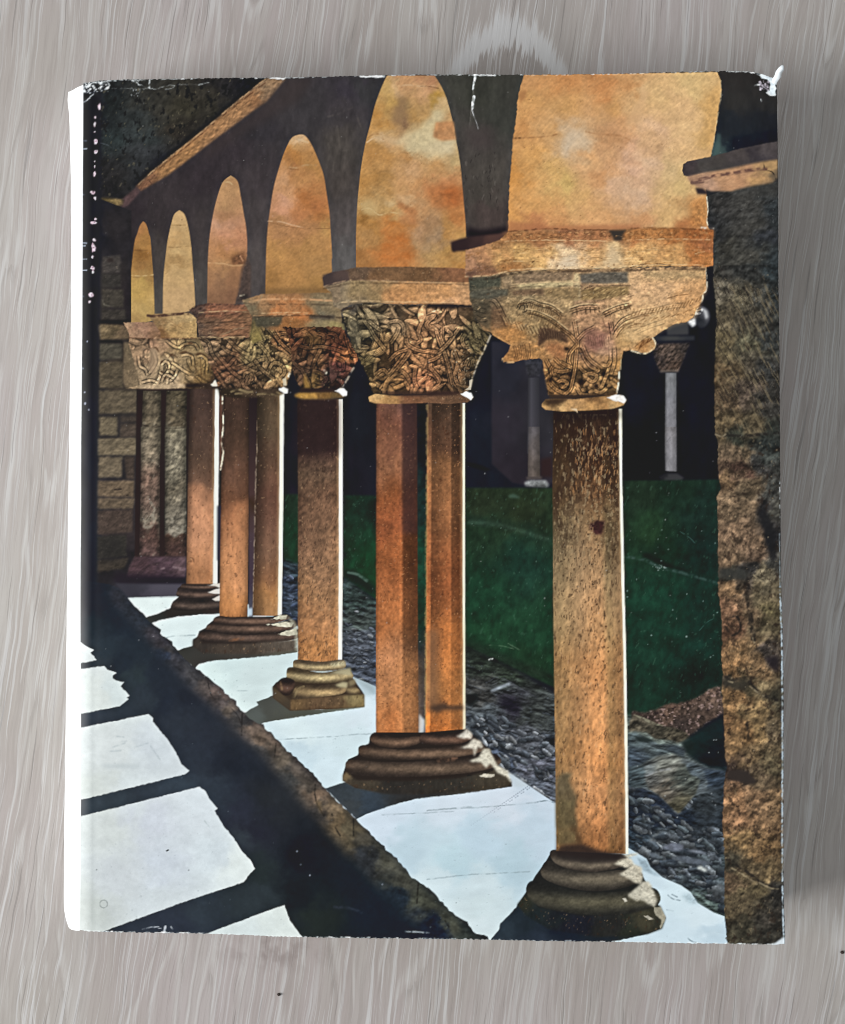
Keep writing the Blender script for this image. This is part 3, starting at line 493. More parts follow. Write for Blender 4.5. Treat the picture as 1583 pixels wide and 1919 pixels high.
def paint_floor():
    # floor in shade
    reg(Q('140 1085 205 1095 240 1110 300 1190 400 1290 520 1400 640 1510 760 1630 905 1765 905 1780 140 1780'),
        [(165,1120,18,26,38),(200,1130,18,28,40),(165,1180,24,36,46),(230,1160,20,30,42),(200,1220,34,46,56),(180,1245,42,52,60),(230,1240,24,34,46),(250,1270,36,48,54),(170,1348,44,54,66),(300,1260,26,34,46),(270,1310,38,48,58),(330,1350,38,46,58),(300,1310,26,34,48),(360,1310,24,30,42),(380,1380,34,40,52),(360,1420,38,46,58),(440,1350,34,38,46),(430,1430,26,32,44),(200,1510,46,58,68),(340,1470,48,60,72),(400,1480,44,54,66),(450,1520,38,42,56),(480,1560,30,32,44),(450,1580,44,52,60),(520,1500,34,38,44),(490,1640,34,44,46),(560,1600,18,22,32),(560,1680,20,26,32),(620,1560,20,24,30),(660,1640,18,28,38),(700,1700,18,28,40),(780,1720,16,26,38),(380,1700,42,52,62),(330,1735,38,46,60),(480,1680,42,52,58),(590,1730,30,38,36),(600,1450,22,26,34),(540,1440,30,34,42)],
        [('n',.05,30,40,-30,3,30),('n',.03,6,6,0,2,31)])
    # side face of the parapet
    side = Q('205 1090 250 1115 283 1166 332 1218 385 1266 430 1303 458 1336 490 1357 560 1426 610 1478 667 1534 730 1598 800 1664 850 1712 890 1748 920 1770 815 1770 730 1690 650 1600 570 1510 495 1420 420 1345 345 1275 280 1205 205 1125')
    reg(side, [(225,1110,45,46,56),(260,1150,38,44,54),(300,1195,60,56,62),(320,1215,58,55,56),(340,1240,53,53,60),(300,1230,38,46,62),(365,1262,63,62,65),(385,1275,80,71,67),(410,1300,112,94,86),(400,1320,76,68,67),(440,1330,103,90,79),(420,1340,58,55,60),(450,1350,58,56,56),(470,1360,114,96,83),(500,1385,105,88,74),(490,1410,65,62,60),(530,1415,93,83,71),(560,1440,85,76,68),(540,1460,55,55,54),(585,1465,76,68,60),(600,1490,126,103,83),(630,1515,120,101,77),(640,1550,100,83,60),(600,1520,55,51,48),(660,1560,90,80,60),(690,1570,76,71,60),(720,1605,72,71,60),(680,1610,41,44,48),(760,1650,65,65,56),(800,1680,63,65,54),(740,1680,28,39,50),(840,1720,72,74,62),(880,1750,49,55,50),(810,1740,20,30,48)],
        [('n',.14,16,26,-40,4,32),('r',.14,12,18,-40,3,33)], soft=9, pw=4)
    for s, w in (('1140 490 1170 600 1200 640',2.5),('1400 740 1395 900',3),('1310 690 1370 760 1390 820',2)):
        stroke(T('a4', s), w, (34,30,30), .8)
    for s, w in (('265 960 255 1060',2.5),('555 1270 560 1380 620 1500',3)): stroke(T('b4', s), w, (36,32,28), .8)
    for s, w in (('840 140 840 260',3),('680 100 700 190 740 260',3),('1320 610 1310 760',3),('1520 890 1560 960',3)): stroke(T('b5', s), w, (26,24,20), .7, soft=1.8)
    reg(T('b5','560 0 600 0 610 110 590 80'), (128,104,70), soft=2.5, op=.7)
    # floor slabs in the sun
    sc = [(170,1225,216,224,224),(180,1300,218,226,222),(220,1295,212,224,224),(200,1400,216,224,224),(280,1400,206,216,222),(250,1480,210,220,222),(180,1480,208,216,212),(200,1560,208,216,214),(280,1540,206,214,224),(380,1510,212,222,228),(300,1620,202,212,222),(220,1640,204,212,216),(400,1600,208,220,226),(170,1700,198,206,202),(450,1625,222,232,230),(300,1690,206,216,220),(440,1740,212,224,224),(530,1720,216,226,222)]
    tx = [('n',.018,30,20,0,4,34),('n',.012,6,6,0,2,35),('p',2.3,.5,(150,158,162),.5,3,3,0,2,36)]
    reg(Q('140 1204 150.5 1204 161 1211 176 1218 169 1223 181 1237 150.5 1243 140 1244'), sc, tx, rough=.8)
    reg(Q('140 1256 150.5 1254 195 1248 201 1255 219 1261 211 1266 211 1271 217 1275 233 1278 226 1286 243 1304 237 1307 241 1310 225 1323 150.5 1338 140 1340'), sc, tx, rough=.6)
    reg(Q('140 1366 150.5 1364 278 1338 287 1346 286 1352 297 1365 315 1387 330 1410 340 1432 355 1444 346 1451 150.5 1499 140 1502'), sc, tx, rough=.6)
    reg(Q('140 1532 150.5 1530 374 1474 385.5 1483 394 1499 408 1515 402 1519 418 1547 436 1568 454 1596 469 1611 478 1628 469 1636 456 1653 353 1687 191 1746 140 1748'), sc, tx, rough=.6)
    reg(Q('383 1751 500 1707 533 1696 538 1710 543 1725 567 1757 390 1757'), sc, tx, rough=.5)
    reg(T('a4','350 1120 500 1115 660 1130 600 1140 380 1140'), (170,182,186), soft=2.5, op=.5)
    for s in ('420 1020 500 1015','470 910 520 915','500 950 540 945','600 990 700 960','720 980 790 1080','440 990 530 960'): stroke(T('a4', s), 2.4, (160,174,180), .45, soft=2)
    stroke(T('a5','1120 150 1160 200'), 2, (170,184,186), .6)
    dots(26, 160, 1560, 430, 1720, (150,160,166), (.5,1.3), .6, 31)
    reg(T('a5','832 372 850 362 860 368 840 380'), (50,56,60), soft=.6); dots(1, 180, 1630, 181, 1631, (90,96,98), (1.2,1.3), .9, 2); dots(1, 353, 1630, 354, 1631, (120,128,132), (1.4,1.5), .9, 3)
    for k in range(24):
        a = k*math.pi/12; stroke([(194+7.2*math.cos(a), 1694+7.2*math.sin(a)), (194+7.2*math.cos(a+.28), 1694+7.2*math.sin(a+.28))], 1.5, (126,136,134), .8, False)
    # parapet top
    pc = [(290,1125,226,240,238),(330,1180,222,238,238),(320,1205,212,228,230),(430,1250,206,226,226),(400,1268,218,238,236),(470,1280,206,224,224),(440,1310,222,240,238),(560,1370,216,234,238),(600,1350,214,232,238),(560,1410,196,218,228),(650,1400,206,226,232),(620,1440,208,228,236),(700,1290,178,198,206),(690,1330,216,232,240),(720,1530,206,222,236),(850,1510,208,222,234),(950,1500,206,218,230),(1010,1490,196,212,226),(760,1590,186,210,222),(900,1580,186,210,224),(1000,1550,188,208,222),(850,1620,184,212,222),(960,1620,178,204,216),(820,1650,206,224,230),(900,1660,200,218,224),(900,1700,202,220,224),(890,1735,206,222,226),(1200,1600,188,210,222),(1260,1680,206,226,234),(1230,1650,200,220,230),(1320,1720,208,226,234),(1260,1750,200,220,230),(1340,1755,184,206,218)]
    ptx = [('n',.014,30,14,-5,3,37),('p',2.2,.5,(140,156,162),.45,5,3,-5,2,38)]
    ledge = Q('239 1120 330 1116 420 1110 480 1140 560 1175 620 1240 662 1269 687 1279 703 1286 760 1330 800 1352 880 1400 958 1451 992 1473 1025 1495 1041 1505 1100 1540 1175 1587 1211 1609 1218 1624 1241 1644 1276 1659 1294 1672 1307 1692 1337 1710 1357 1717 1364 1772 918 1772 914 1755')
    ledge += roughen(Q('914 1755 886 1745 876 1727 853 1715 838 1700 804 1664 778 1647 728 1596 677 1546 667 1534 609 1477 594 1458 559 1425 521 1387 488 1355 456 1334 428 1302 408 1284 385 1266 368 1254 332 1218 317 1199 310 1194 300 1187 302 1180 283 1166 272 1154 252 1136'), 2.4, 6, 6, False)
    reg(ledge, pc, ptx, pw=4)
    # joints and stains of the parapet slabs
    for s, w in (('b4:280 935 420 925 700 910 850 895 1000 890',1.8),('b4:1050 1490 1300 1480 1583 1465',1.6),('c4:0 1460 200 1445 400 1435 700 1410 890 1385',1.8),('c5:0 585 300 550 500 540 760 525',2),('a4:830 180 900 165 1050 160',2.2),('a4:1360 570 1440 572',1.4),('c5:0 75 200 55 330 45',1.6)):
        t_, v = s.split(':'); stroke(T(t_, v), w, (120,138,144), .55, soft=1.2)
    reg(T('c5','0 585 300 550 760 525 700 470 400 500 0 545'), (168,196,208), soft=6, op=.25)
    dots(26, 380, 1255, 470, 1320, (110,124,126), (.5,1.2), .7, 41); dots(14, 800, 1680, 900, 1740, (110,124,126), (.5,1.2), .7, 42)
    for s in ('d5:400 700 440 730 490 740','d5:550 1020 570 1040 610 1055','d5:430 695 470 715','c4:800 1400 880 1385 940 1400','d5:590 740 610 735 615 755','d5:390 810 440 818'):
        t_, v = s.split(':'); stroke(T(t_, v), 2.4, (96,116,126), .7)
    reg(T('d5','500 700 570 690 620 760 740 840 640 780 560 760'), (140,166,176), [('n',.14,5,4,0,3,7)], soft=2.5, op=.5)
    reg(T('d5','170 420 240 440 280 510 360 570 300 555 220 520'), (134,156,168), [('n',.12,6,4,30,3,8)], soft=2, op=.7)
    reg(T('b4','840 470 940 510 1000 545 1000 600 940 560 870 510'), (150,168,174), soft=3, op=.6)
    # shadows lying on the parapet
    reg(Q('215 1093 300 1094 350 1094 350 1117 240 1119'), [(240,1105,54,52,62),(320,1105,76,72,84)], soft=1.2)
    reg(Q('270 1157 296 1150 320 1139 365 1138 412 1140 412 1150 370 1152 330 1156 300 1162 284 1168'), [(280,1158,46,48,46),(340,1150,44,38,34),(400,1148,50,40,36)], soft=0, rough=.6)
    reg(Q('331 1219 345 1214 361 1210 380 1215 500 1222 556 1214 557 1222 520 1228 450 1234 400 1238 373 1244 366 1252 350 1238'), [(345,1225,52,52,48),(380,1230,54,52,48),(450,1230,66,62,56),(540,1222,90,88,76)], soft=0, rough=.6)
    reg(Q('457 1336 470 1328 484 1321 480 1315 498 1309 512 1303 545 1330 600 1330 683 1320 683 1325 602 1337 538 1347 505 1352 486 1357 470 1348'), [(480,1335,84,90,86),(510,1325,72,74,68),(560,1338,78,80,70),(650,1330,100,104,92)], soft=0, rough=.6)
    reg(Q('609 1477 645 1466 670 1475 760 1478 880 1476 960 1470 959 1474 888 1484 850 1489 778 1497 728 1511 685 1526 668 1535 640 1508'), [(630,1482,52,60,66),(690,1500,50,62,74),(660,1520,56,62,66),(780,1488,46,46,46),(900,1478,66,62,54)], [('n',.06,8,6,0,3,3)], soft=0, rough=.6)
    reg(Q('969 1694 967 1700 954 1714 937 1730 934 1743 921 1758 916 1772 1150 1772 1152 1764 1213 1750 1240 1738 1200 1690 1060 1660'), [(950,1740,40,52,62),(1000,1730,28,38,46),(1060,1740,20,28,42),(1130,1750,24,32,40),(1180,1745,40,46,40),(1020,1760,36,46,60)], [('n',.05,10,10,0,3,4)], soft=0, rough=.6)

def torus(pts, hi, lo, seed, tex=None, rim=None):
    """one rounded moulding of a column base, light on its upper middle, dark below"""
    sl, m = poly(pts, 0, .5, True, seed)
    p = np.array(pts); y0, y1 = p[:,1].min(), p[:,1].max(); x0, x1 = p[:,0].min(), p[:,0].max()
    X, Y = XY(sl)
    u = (X-(x0+x1)/2)/((x1-x0)/2); sag = (y1-y0)*0.18*(1-u*u)
    v = np.clip((Y-sag-y0)/((y1-y0)*0.86), 0, 1)
    k = np.exp(-((v-.55)/.26)**2)*(0.75+0.25*np.cos(u*2.2-.3))
    col = rgb(lo)*1.08+(rgb(hi)*1.3-rgb(lo))*k[..., None]
    col = texture(col.astype(np.float32), sl, tex or [('n',.10,12,8,0,4,seed),('r',.05,9,8,0,3,seed+1),('n',.06,3,3,0,2,seed+2)])
    put(sl, m, col)

def paint_columns():
    global SHAFT_GAIN
    SHAFT_GAIN = 1.08
    sp = lambda s, a=.12: [('n',a,4,7,0,3,s),('n',.07,18,40,0,3,s+1),('p',1.4,.7,(62,36,22),.45,3.5,6,10,2,s+2),('p',1.8,.5,(226,178,124),.35,3,4,0,2,s+3)]
    # --- column 2 (rim-lit) and base
    reg(T('a3','960 1165 920 1200 915 1240 930 1260 895 1290 870 1330 880 1350 1240 1360 1240 1160'), (44,34,30))
    torus(T('a3','950 1170 985 1160 1100 1170 1235 1160 1240 1190 1100 1205 960 1200'), (86,66,54), (40,30,27), 1)
    torus(T('a3','915 1225 960 1200 1100 1210 1240 1205 1240 1265 1100 1270 930 1262'), (82,64,54), (38,30,28), 2)
    torus(T('a3','870 1335 900 1285 1000 1270 1240 1280 1240 1345 1000 1362 880 1355'), (74,60,52), (34,28,26), 3)
    reg(T('a3','1140 1225 1200 1205 1240 1195 1240 1240 1180 1235'), (224,216,206), rough=.6); reg(T('a3','1175 1275 1240 1245 1240 1290 1200 1290'), (220,210,198), rough=.6); reg(T('a3','1140 1175 1200 1160 1238 1160 1235 1195 1200 1180'), (222,214,200), rough=.8)
    shaft(Q('356 727 353 850 349 1094'), Q('411 727 410 850 407 1094'), [(727,(58,42,36)),(790,(74,54,44)),(850,(84,62,48)),(910,(104,74,56)),(930,(152,104,74)),(970,(178,122,86)),(1020,(186,128,90)),(1070,(184,124,82)),(1094,(166,110,70))], [(0,.62),(.18,1.0),(.5,1.04),(.8,1.0),(1,.9)], sp(3,.06), rim=(8,(236,236,226)), seed=10)
    # --- column 3 pair
    reg(Q('411 735 420 735 420 860 414 880 410 880'), (96,64,50)); 
    shaft(Q('466 735 466 1156'), Q('484 735 474 1156'), [(735,(34,24,26)),(930,(66,44,42)),(945,(56,36,24)),(1000,(70,52,56)),(1090,(60,46,58)),(1130,(66,64,76))], [(0,1),(1,1)], seed=11)
    reg(T('b3','48 1350 92 1340 92 1400 50 1405'), (190,206,218), soft=1.2)
    reg(T('a3','1215 585 1255 580 1245 1000 1215 990'), (36,38,56), soft=1)
    shaft(Q('417 737 415 850 411 1158'), Q('467 737 466 900 464 1158'), [(737,(60,42,33)),(800,(66,46,34)),(880,(92,62,46)),(930,(104,66,44)),(960,(156,100,64)),(1020,(184,122,78)),(1090,(194,130,82)),(1130,(188,122,68)),(1158,(146,92,50))], [(0,.7),(.15,1),(.55,1.05),(.85,.9),(1,.62)], sp(7,.07), seed=12)
    shaft(Q('482 735 480 850 473 1154'), Q('532 735 531 900 528 1154'), [(735,(72,56,40)),(800,(84,66,48)),(900,(92,60,46)),(960,(100,68,52)),(1020,(110,78,58)),(1080,(128,86,56)),(1110,(152,104,60)),(1154,(140,100,62))], [(0,.5),(.2,.72),(.45,1.08),(.8,1.05),(1,1)], sp(11,.06), rim=(7.5,(244,240,222)), seed=13)
    stroke(Q('417 738 418 800 415 830 418 850 413 880'), 3, (252,236,206), .9); stroke(T('b2','125 1340 125 1583'), 1.4, (180,150,120), .5); stroke(T('b3','122 130 128 180 120 240 110 600 95 1340'), 1.8, (200,176,150), .6)
    reg(T('a4','1235 25 1190 45 1140 85 1130 105 1080 130 1070 170 1035 190 1035 240 1110 290 1583 280 1640 270 1640 20'), (42,32,28))
    torus(Q('400 1160 412 1154 440 1158 470 1156 500 1157 535 1151 540 1160 500 1170 440 1172 405 1168'), (94,72,58), (38,28,25), 4)
    torus(Q('386 1176 402 1166 440 1173 500 1170 548 1162 552 1176 500 1188 440 1188 392 1184'), (86,66,54), (36,28,25), 5)
    torus(Q('371 1190 386 1180 440 1190 500 1188 554 1178 557 1196 500 1205 420 1204 374 1200'), (80,62,52), (34,27,24), 6)
    reg(Q('361 1200 372 1194 380 1206 470 1206 556 1198 553 1219 480 1226 380 1224 361 1211'), [(370,1208,54,46,40),(430,1215,72,60,50),(540,1210,96,84,72)], sp(4,.08), soft=.8)
    stroke(T('a4','1310 200 1360 190 1405 185'), 5, (150,96,60), .7, soft=2)
    for s in ('b4:220 40 290 10 350 10 340 40','b4:190 80 270 70 330 60 400 70 380 100 330 100','b4:270 150 340 125 420 110 420 160 350 165'):
        t_, v = s.split(':'); reg(T(t_, v), (208,202,176), [('n',.12,4,4,0,3,5)], rough=1.4)
    reg(T('b4','345 15 400 50 425 110 425 280 405 270 405 190 400 100 370 60'), (164,160,138), [('n',.14,4,4,0,3,6)], soft=1, op=.8)
    # --- column 4
    shaft(Q('557 748 558 900 558 1240'), Q('642 748 642 1000 641 1240'), [(748,(44,30,28)),(840,(52,34,32)),(856,(74,52,42)),(900,(96,72,54)),(950,(104,74,54)),(1000,(120,86,62)),(1060,(138,100,70)),(1120,(146,104,68)),(1180,(164,112,70)),(1240,(178,118,66))], [(0,.72),(.15,.95),(.6,1.05),(.85,1.0),(.92,1.1),(1,1.1)],
        [('n',.12,5,8,5,4,15),('n',.09,20,40,0,3,16),('r',.07,9,9,10,3,17),('p',1.1,.7,(52,34,26),.5,4,8,12,3,18),('p',1.6,.6,(208,164,118),.4,4,6,0,2,19)], rim=(7.2,(246,240,226)), seed=14)
    reg(Q('557 748 634 748 634 850 600 856 557 850'), (44,28,28), soft=8, op=.75)
    reg(T('b4','240 540 265 510 350 465 500 500 830 470 905 575 920 600 920 688 720 705 370 720 245 625'), (58,44,32))
    reg(T('b4','370 640 560 615 920 598 920 688 720 702 370 716'), [(545,1320,112,86,54),(600,1315,92,70,48),(680,1308,140,122,80)], sp(5,.10), soft=.8)
    reg(T('b4','240 540 370 640 368 716 245 625'), [(515,1295,84,68,48),(540,1318,70,58,44)], soft=.8)
    torus(Q('549 1245 556 1236 600 1240 640 1236 648 1246 640 1254 600 1258 556 1254'), (150,132,94), (72,58,42), 7)
    torus(Q('537 1258 548 1250 600 1260 645 1254 660 1262 655 1274 600 1281 545 1275'), (156,138,98), (62,50,34), 8)
    torus(Q('518 1284 530 1270 552 1276 545 1300 530 1302'), (70,50,40), (36,26,22), 9)
    torus(Q('548 1300 560 1284 600 1284 645 1277 652 1288 640 1300 600 1306 552 1310'), (142,118,80), (56,44,32), 10)
    torus(Q('648 1296 656 1280 668 1288 676 1299 660 1302'), (112,96,66), (60,48,34), 11)
    stroke(T('b4','400 620 430 560 470 540'), 4, (150,128,88), .7); stroke(T('b4','300 510 310 560'), 4, (150,118,80), .7, soft=2)
    reg(T('b4','660 440 760 410 820 400 826 460 760 450'), (190,180,140), soft=1.5, op=.8); reg(T('b4','660 370 700 360 780 350 778 385 690 395'), (196,186,146), [('n',.16,3,5,0,2,3)], soft=1, op=.8); reg(T('b4','700 530 760 505 800 510 790 550 740 545'), (196,184,140), soft=1.5, op=.9); reg(T('b4','800 500 850 480 860 520 810 540'), (150,134,98), soft=1.5, op=.8)
    for k in range(5): stroke(T('b4', f'{655+k*26} {385-k*4} {670+k*26} {372-k*4}'), 1.2, (96,80,56), .7)
    # --- column 5 pair
    reg(Q('781 755 800 755 797 1372 783 1382'), [(790,800,14,16,24),(790,950,24,44,40),(790,1050,22,60,42),(790,1150,20,44,30),(790,1250,40,42,44),(790,1320,60,60,64)], [('n',.18,8,8,0,3,6)], op=.9)
    reg(Q('785 1337 796 1350 794 1372 784 1376'), (206,222,232), soft=.8)
    rows5 = [(755,(96,64,52)),(800,(112,68,50)),(850,(132,84,56)),(910,(128,70,36)),(970,(140,74,40)),(1040,(146,80,40)),(1100,(156,88,46)),(1180,(164,96,50)),(1250,(172,112,70)),(1320,(188,122,72)),(1382,(170,96,46))]
    tx5 = [('n',.10,4,5,0,4,20),('n',.09,20,30,0,3,21),('p',1.5,.6,(70,34,16),.5,3.5,4,0,2,22),('p',1.7,.5,(232,160,100),.45,3,3.5,0,2,23)]
    shaft(Q('705 755 705 900 704 1383'), Q('781 755 782 1000 784 1383'), rows5, [(0,.8),(.08,1),(.3,1.0),(.54,1.05),(.60,1.18),(.665,.66),(.8,.58),(1,.50)], tx5, seed=15)
    reg(Q('750 1230 784 1230 784 1384 750 1384'), (184,118,66), tx5, soft=12, op=.75)
    reg(Q('752 755 782 755 783 1000 753 1000'), (60,38,46), soft=4, op=.45)
    shaft(Q('801 755 800 860 797 1372'), Q('871 755 871 1000 872 1372'), [(755,(64,46,34)),(850,(88,58,40)),(880,(122,80,48)),(940,(136,86,50)),(1000,(130,76,42)),(1080,(136,74,38)),(1160,(160,92,46)),(1240,(182,108,54)),(1300,(184,120,64)),(1325,(150,96,52)),(1372,(184,100,40))], [(0,1.3),(.1,1.22),(.13,.78),(.3,.86),(.45,1.0),(.62,1.12),(.66,.74),(.85,.70),(1,.8)], tx5, rim=(4.6,(248,234,200)), seed=16)
    reg(Q('826 1160 858 1160 862 1370 826 1370'), (196,112,48), tx5, soft=10, op=.5); reg(Q('797 1180 822 1180 822 1330 797 1330'), (132,92,62), soft=6, op=.6)
    reg(T('c4','20 690 120 655 160 680 270 682 268 712 120 715 80 735 20 705'), (70,50,38), soft=2.2, op=.9)
    stroke(Q('800 760 800 860 798 1100 797 1360'), 4.5, (176,140,82), .6, soft=1.4)
    reg(Q('703 1372 693 1380 691 1393 675 1400 670 1415 652 1423 647 1436 643 1448 642 1463 665 1476 703 1482 800 1482 888 1478 958 1472 962 1455 931 1433 919 1405 901 1390 883 1375 872 1366 800 1372'), (40,31,26))
    torus(Q('693 1384 704 1372 740 1382 784 1380 786 1392 750 1402 710 1398'), (92,70,54), (40,30,25), 12)
    torus(Q('786 1390 795 1374 840 1376 876 1370 884 1382 860 1394 810 1396'), (90,66,52), (38,28,24), 13)
    torus(Q('672 1410 680 1396 740 1404 800 1402 860 1396 902 1392 905 1406 860 1418 760 1424 690 1420'), (92,72,56), (40,31,26), 14)
    torus(Q('648 1440 656 1424 720 1428 800 1426 880 1420 926 1412 936 1432 880 1448 760 1456 664 1452'), (84,68,54), (38,30,26), 15)
    reg(Q('642 1452 648 1446 668 1462 760 1464 860 1458 936 1440 960 1456 958 1472 888 1482 800 1488 720 1488 665 1476 642 1463'), [(648,1458,104,88,62),(665,1468,60,52,42),(740,1475,44,40,36),(850,1470,48,44,38),(940,1462,66,58,46)], sp(6,.08), soft=1.2)
    stroke(T('b4','1470 1090 1583 1080'), 6, (128,90,66), .6, soft=3); stroke(T('c4','100 1080 220 1070'), 4, (140,100,76), .6, soft=2); stroke(T('c4','300 1200 400 1185 480 1165'), 2.5, (26,22,20), .8)
    wt = [('n',.10,5,4,0,4,7),('p',1.3,.6,(140,128,108),.5,4,4,0,2,8)]
    reg(T('c4','210 905 260 885 295 850 335 890 330 930 290 925 240 920'), (214,206,190), wt, rough=.8, soft=.9)
    reg(T('c4','225 998 300 970 345 925 390 940 418 985 400 1000 380 985 350 1060 340 1000 280 1000'), (210,202,184), wt, rough=.9, soft=.9)
    reg(T('c4','300 1090 380 1065 420 1000 460 1000 490 1060 520 1125 600 1160 640 1210 625 1250 590 1210 520 1180 470 1110 440 1145 400 1100 340 1100'), (206,200,180), wt, rough=.9, soft=.9)
    reg(T('c4','385 1200 420 1185 500 1190 500 1205 470 1215 400 1210'), (196,188,168), wt, rough=.8)
    reg(T('c4','600 1180 640 1195 760 1280 640 1285 620 1230'), (190,204,214), soft=1.5)
    # --- column 6
    reg(T('c5','925 370 880 450 800 560 745 660 670 770 720 830 900 900 1200 950 1500 960')+T('d5','250 990 350 950 385 870 310 740 215 560 80 400'), (30,30,28))
    torus(Q('1031 1604 1036 1592 1070 1598 1130 1602 1168 1601 1178 1616 1150 1628 1100 1634 1050 1624'), (92,82,68), (40,34,30), 16)
    torus(Q('1013 1634 1026 1612 1060 1626 1110 1634 1160 1630 1200 1634 1198 1652 1150 1667 1090 1668 1030 1652'), (86,78,64), (34,31,28), 17)
    torus(Q('986 1672 996 1650 1040 1660 1110 1672 1180 1668 1226 1664 1236 1690 1200 1708 1100 1714 1010 1698'), (66,62,48), (28,28,26), 18)
    reg(Q('969 1694 985 1676 1010 1700 1090 1716 1180 1712 1236 1696 1247 1720 1240 1740 1213 1750 1120 1756 1030 1742 985 1715'), [(980,1695,44,46,36),(1010,1720,26,34,36),(1080,1735,24,26,36),(1150,1735,34,34,32),(1210,1725,64,60,44),(1235,1735,52,52,42),(1180,1745,34,38,30)], sp(8,.08), soft=2)
    reg(T('c5','960 330 1150 320 1250 350 1440 400 1400 460 1200 470 1000 440 955 390'), (40,34,32), soft=3, op=.8)
    w6 = [('n',.10,5,4,20,4,9),('p',1.0,.6,(120,112,96),.55,5,3,25,2,10)]
    reg(T('c5','1375 470 1430 440 1500 420 1583 390')+T('d5','60 400 130 430 150 470 100 500 60 485 30 470')+T('c5','1460 500 1430 480'), (204,196,174), w6, rough=.9, soft=.9)
    reg(T('d5','15 550 80 520 140 470 200 490 215 560 205 620 160 610 110 580 60 560'), (198,190,168), w6, rough=1, soft=.9)
    reg(T('d5','105 690 160 650 215 600 260 600 300 680 320 740 300 790 260 770 210 740 170 745 110 715'), (196,190,170), w6, rough=1, soft=.9)
    reg(T('d5','60 725 85 722 100 745 80 752'), (200,194,176), rough=.6); reg(T('d5','215 850 250 850 300 880 260 885'), (170,164,146), w6, rough=1); reg(T('d5','290 780 350 790 385 860 360 930 345 950 350 880 310 850'), (170,164,142), w6, rough=1.5, op=.85)
    rows6 = [(772,(52,36,26)),(830,(58,38,25)),(880,(72,48,30)),(930,(88,62,40)),(990,(112,88,60)),(1050,(144,114,80)),(1120,(162,124,84)),(1200,(170,128,84)),(1260,(168,118,72)),(1340,(178,126,78)),(1420,(176,120,70)),(1470,(168,118,74)),(1540,(160,108,64)),(1592,(130,84,46))]
    shaft(Q('1037 770 1035 901 1036 1053 1037 1200 1039 1327 1041 1478 1042 1594'), Q('1165 766 1166 901 1170 1103 1173 1226 1175 1377 1176.5 1504 1177 1600'), rows6, [(0,(.80,.86,.86)),(.12,(.90,.95,.95)),(.4,1.0),(.55,(1.14,1.1,1.06)),(.68,(1.14,1.1,1.06)),(.76,(.92,.95,.92)),(.93,.84),(1,.9)],
        [('n',.10,5,10,4,4,24),('n',.08,24,50,0,3,25),('r',.05,8,14,4,3,26),('p',1.25,.6,(62,42,26),.6,4.5,10,6,3,27),('p',1.7,.6,(220,176,124),.4,4,8,0,2,28)], rim=(5.2,(244,240,216)), seed=17)
    sl = sl_of(1037, 770, 1160, 960); X, Y = XY(sl)     # dark flaking top
    f = fbm(sl, 6, 16, 6, 4, 29); dk = sm(1000, 800, Y+18*fbm(sl, 30, 30, 0, 2, 30))
    put(sl, sm(-.5, .4, f+dk*1.5-.9)*dk*.8*(X < 1158)*(X > 1037), (46,28,20))
    put(sl, sm(.7, 1.3, fbm(sl, 5, 15, 8, 3, 33))*sm(1070, 1110, X)*sm(810, 850, Y)*sm(960, 900, Y)*(X < 1157)*.75, (190,140,90))
    sl = sl_of(1037, 780, 1160, 1120); X, Y = XY(sl)     # weathering streaks down the upper half
    wk = sm(.1, .9, fbm(sl, 5, 13, 4, 4, 35)+.5*fbm(sl, 26, 40, 0, 2, 36))*sm(1120, 900, Y)*(X > 1037)*(X < 1160)
    put(sl, wk*.55, (58,40,28)); put(sl, sm(.9, 1.5, fbm(sl, 4, 9, -4, 3, 37))*sm(1130, 960, Y)*(X > 1037)*(X < 1160)*.5, (176,152,112))
    reg(T('c2','935 1270 1420 1270 1440 1260 1430 1320 1250 1340 1000 1350 935 1380'), (34,22,18), soft=5, op=.8)
    reg(T('c3','1215 710 1260 690 1320 700 1305 760 1290 800 1240 790 1205 750'), (60,32,30), [('n',.2,5,5,0,3,8)], rough=2, soft=.8)
    dots(90, 1040, 930, 1158, 1130, (52,36,24), (.8,2.2), .75, 51); dots(60, 1095, 1120, 1140, 1300, (70,38,20), (.8,2.2), .8, 52); dots(60, 1060, 1400, 1165, 1590, (88,50,28), (.8,2.0), .6, 53); dots(50, 1042, 940, 1150, 1060, (206,170,124), (.7,1.6), .6, 54)
    q = np.random.RandomState(61)
    for k in range(420):
        y = 800+420*q.rand()**1.3; x = 1040+116*q.rand(); L = 3+7*q.rand()
        stroke([(x, y), (x+q.randn()*1.2, y+L)], 1.2+1.2*q.rand(), (54,36,24) if q.rand() < .75 else (196,152,104), .55)
    for k in range(160):
        x, y = 1040+116*q.rand(), 1220+350*q.rand(); stroke([(x, y), (x+q.randn()*1.2, y+3+6*q.rand())], 1.2+q.rand(), (96,58,34) if q.rand() < .6 else (206,160,112), .5)
    for k in range(120):
        x, y = 1070+85*q.rand(), 800+130*q.rand()
        stroke([(x, y), (x+q.randn()*1.5, y+4+8*q.rand())], 1.6, (176,122,72) if q.rand() < .5 else (44,24,16), .7)
    reg(T('c4','955 1230 1000 1180 1080 1180 1050 1240 1110 1360 1090 1480 1110 1583 958 1583'), [(1050,1480,92,82,60),(1060,1520,92,80,54)], [('n',.14,6,10,0,3,9)], soft=3, op=.85)
    reg(T('c5','960 0 1095 0 1090 100 1110 200 1160 320 960 330'), [(1055,1510,102,88,58),(1055,1560,98,84,54),(1080,1570,80,56,34)], [('n',.14,6,10,0,3,10),('p',1.5,.6,(190,162,112),.5,4,9,10,2,11)], soft=2.5, op=.85)
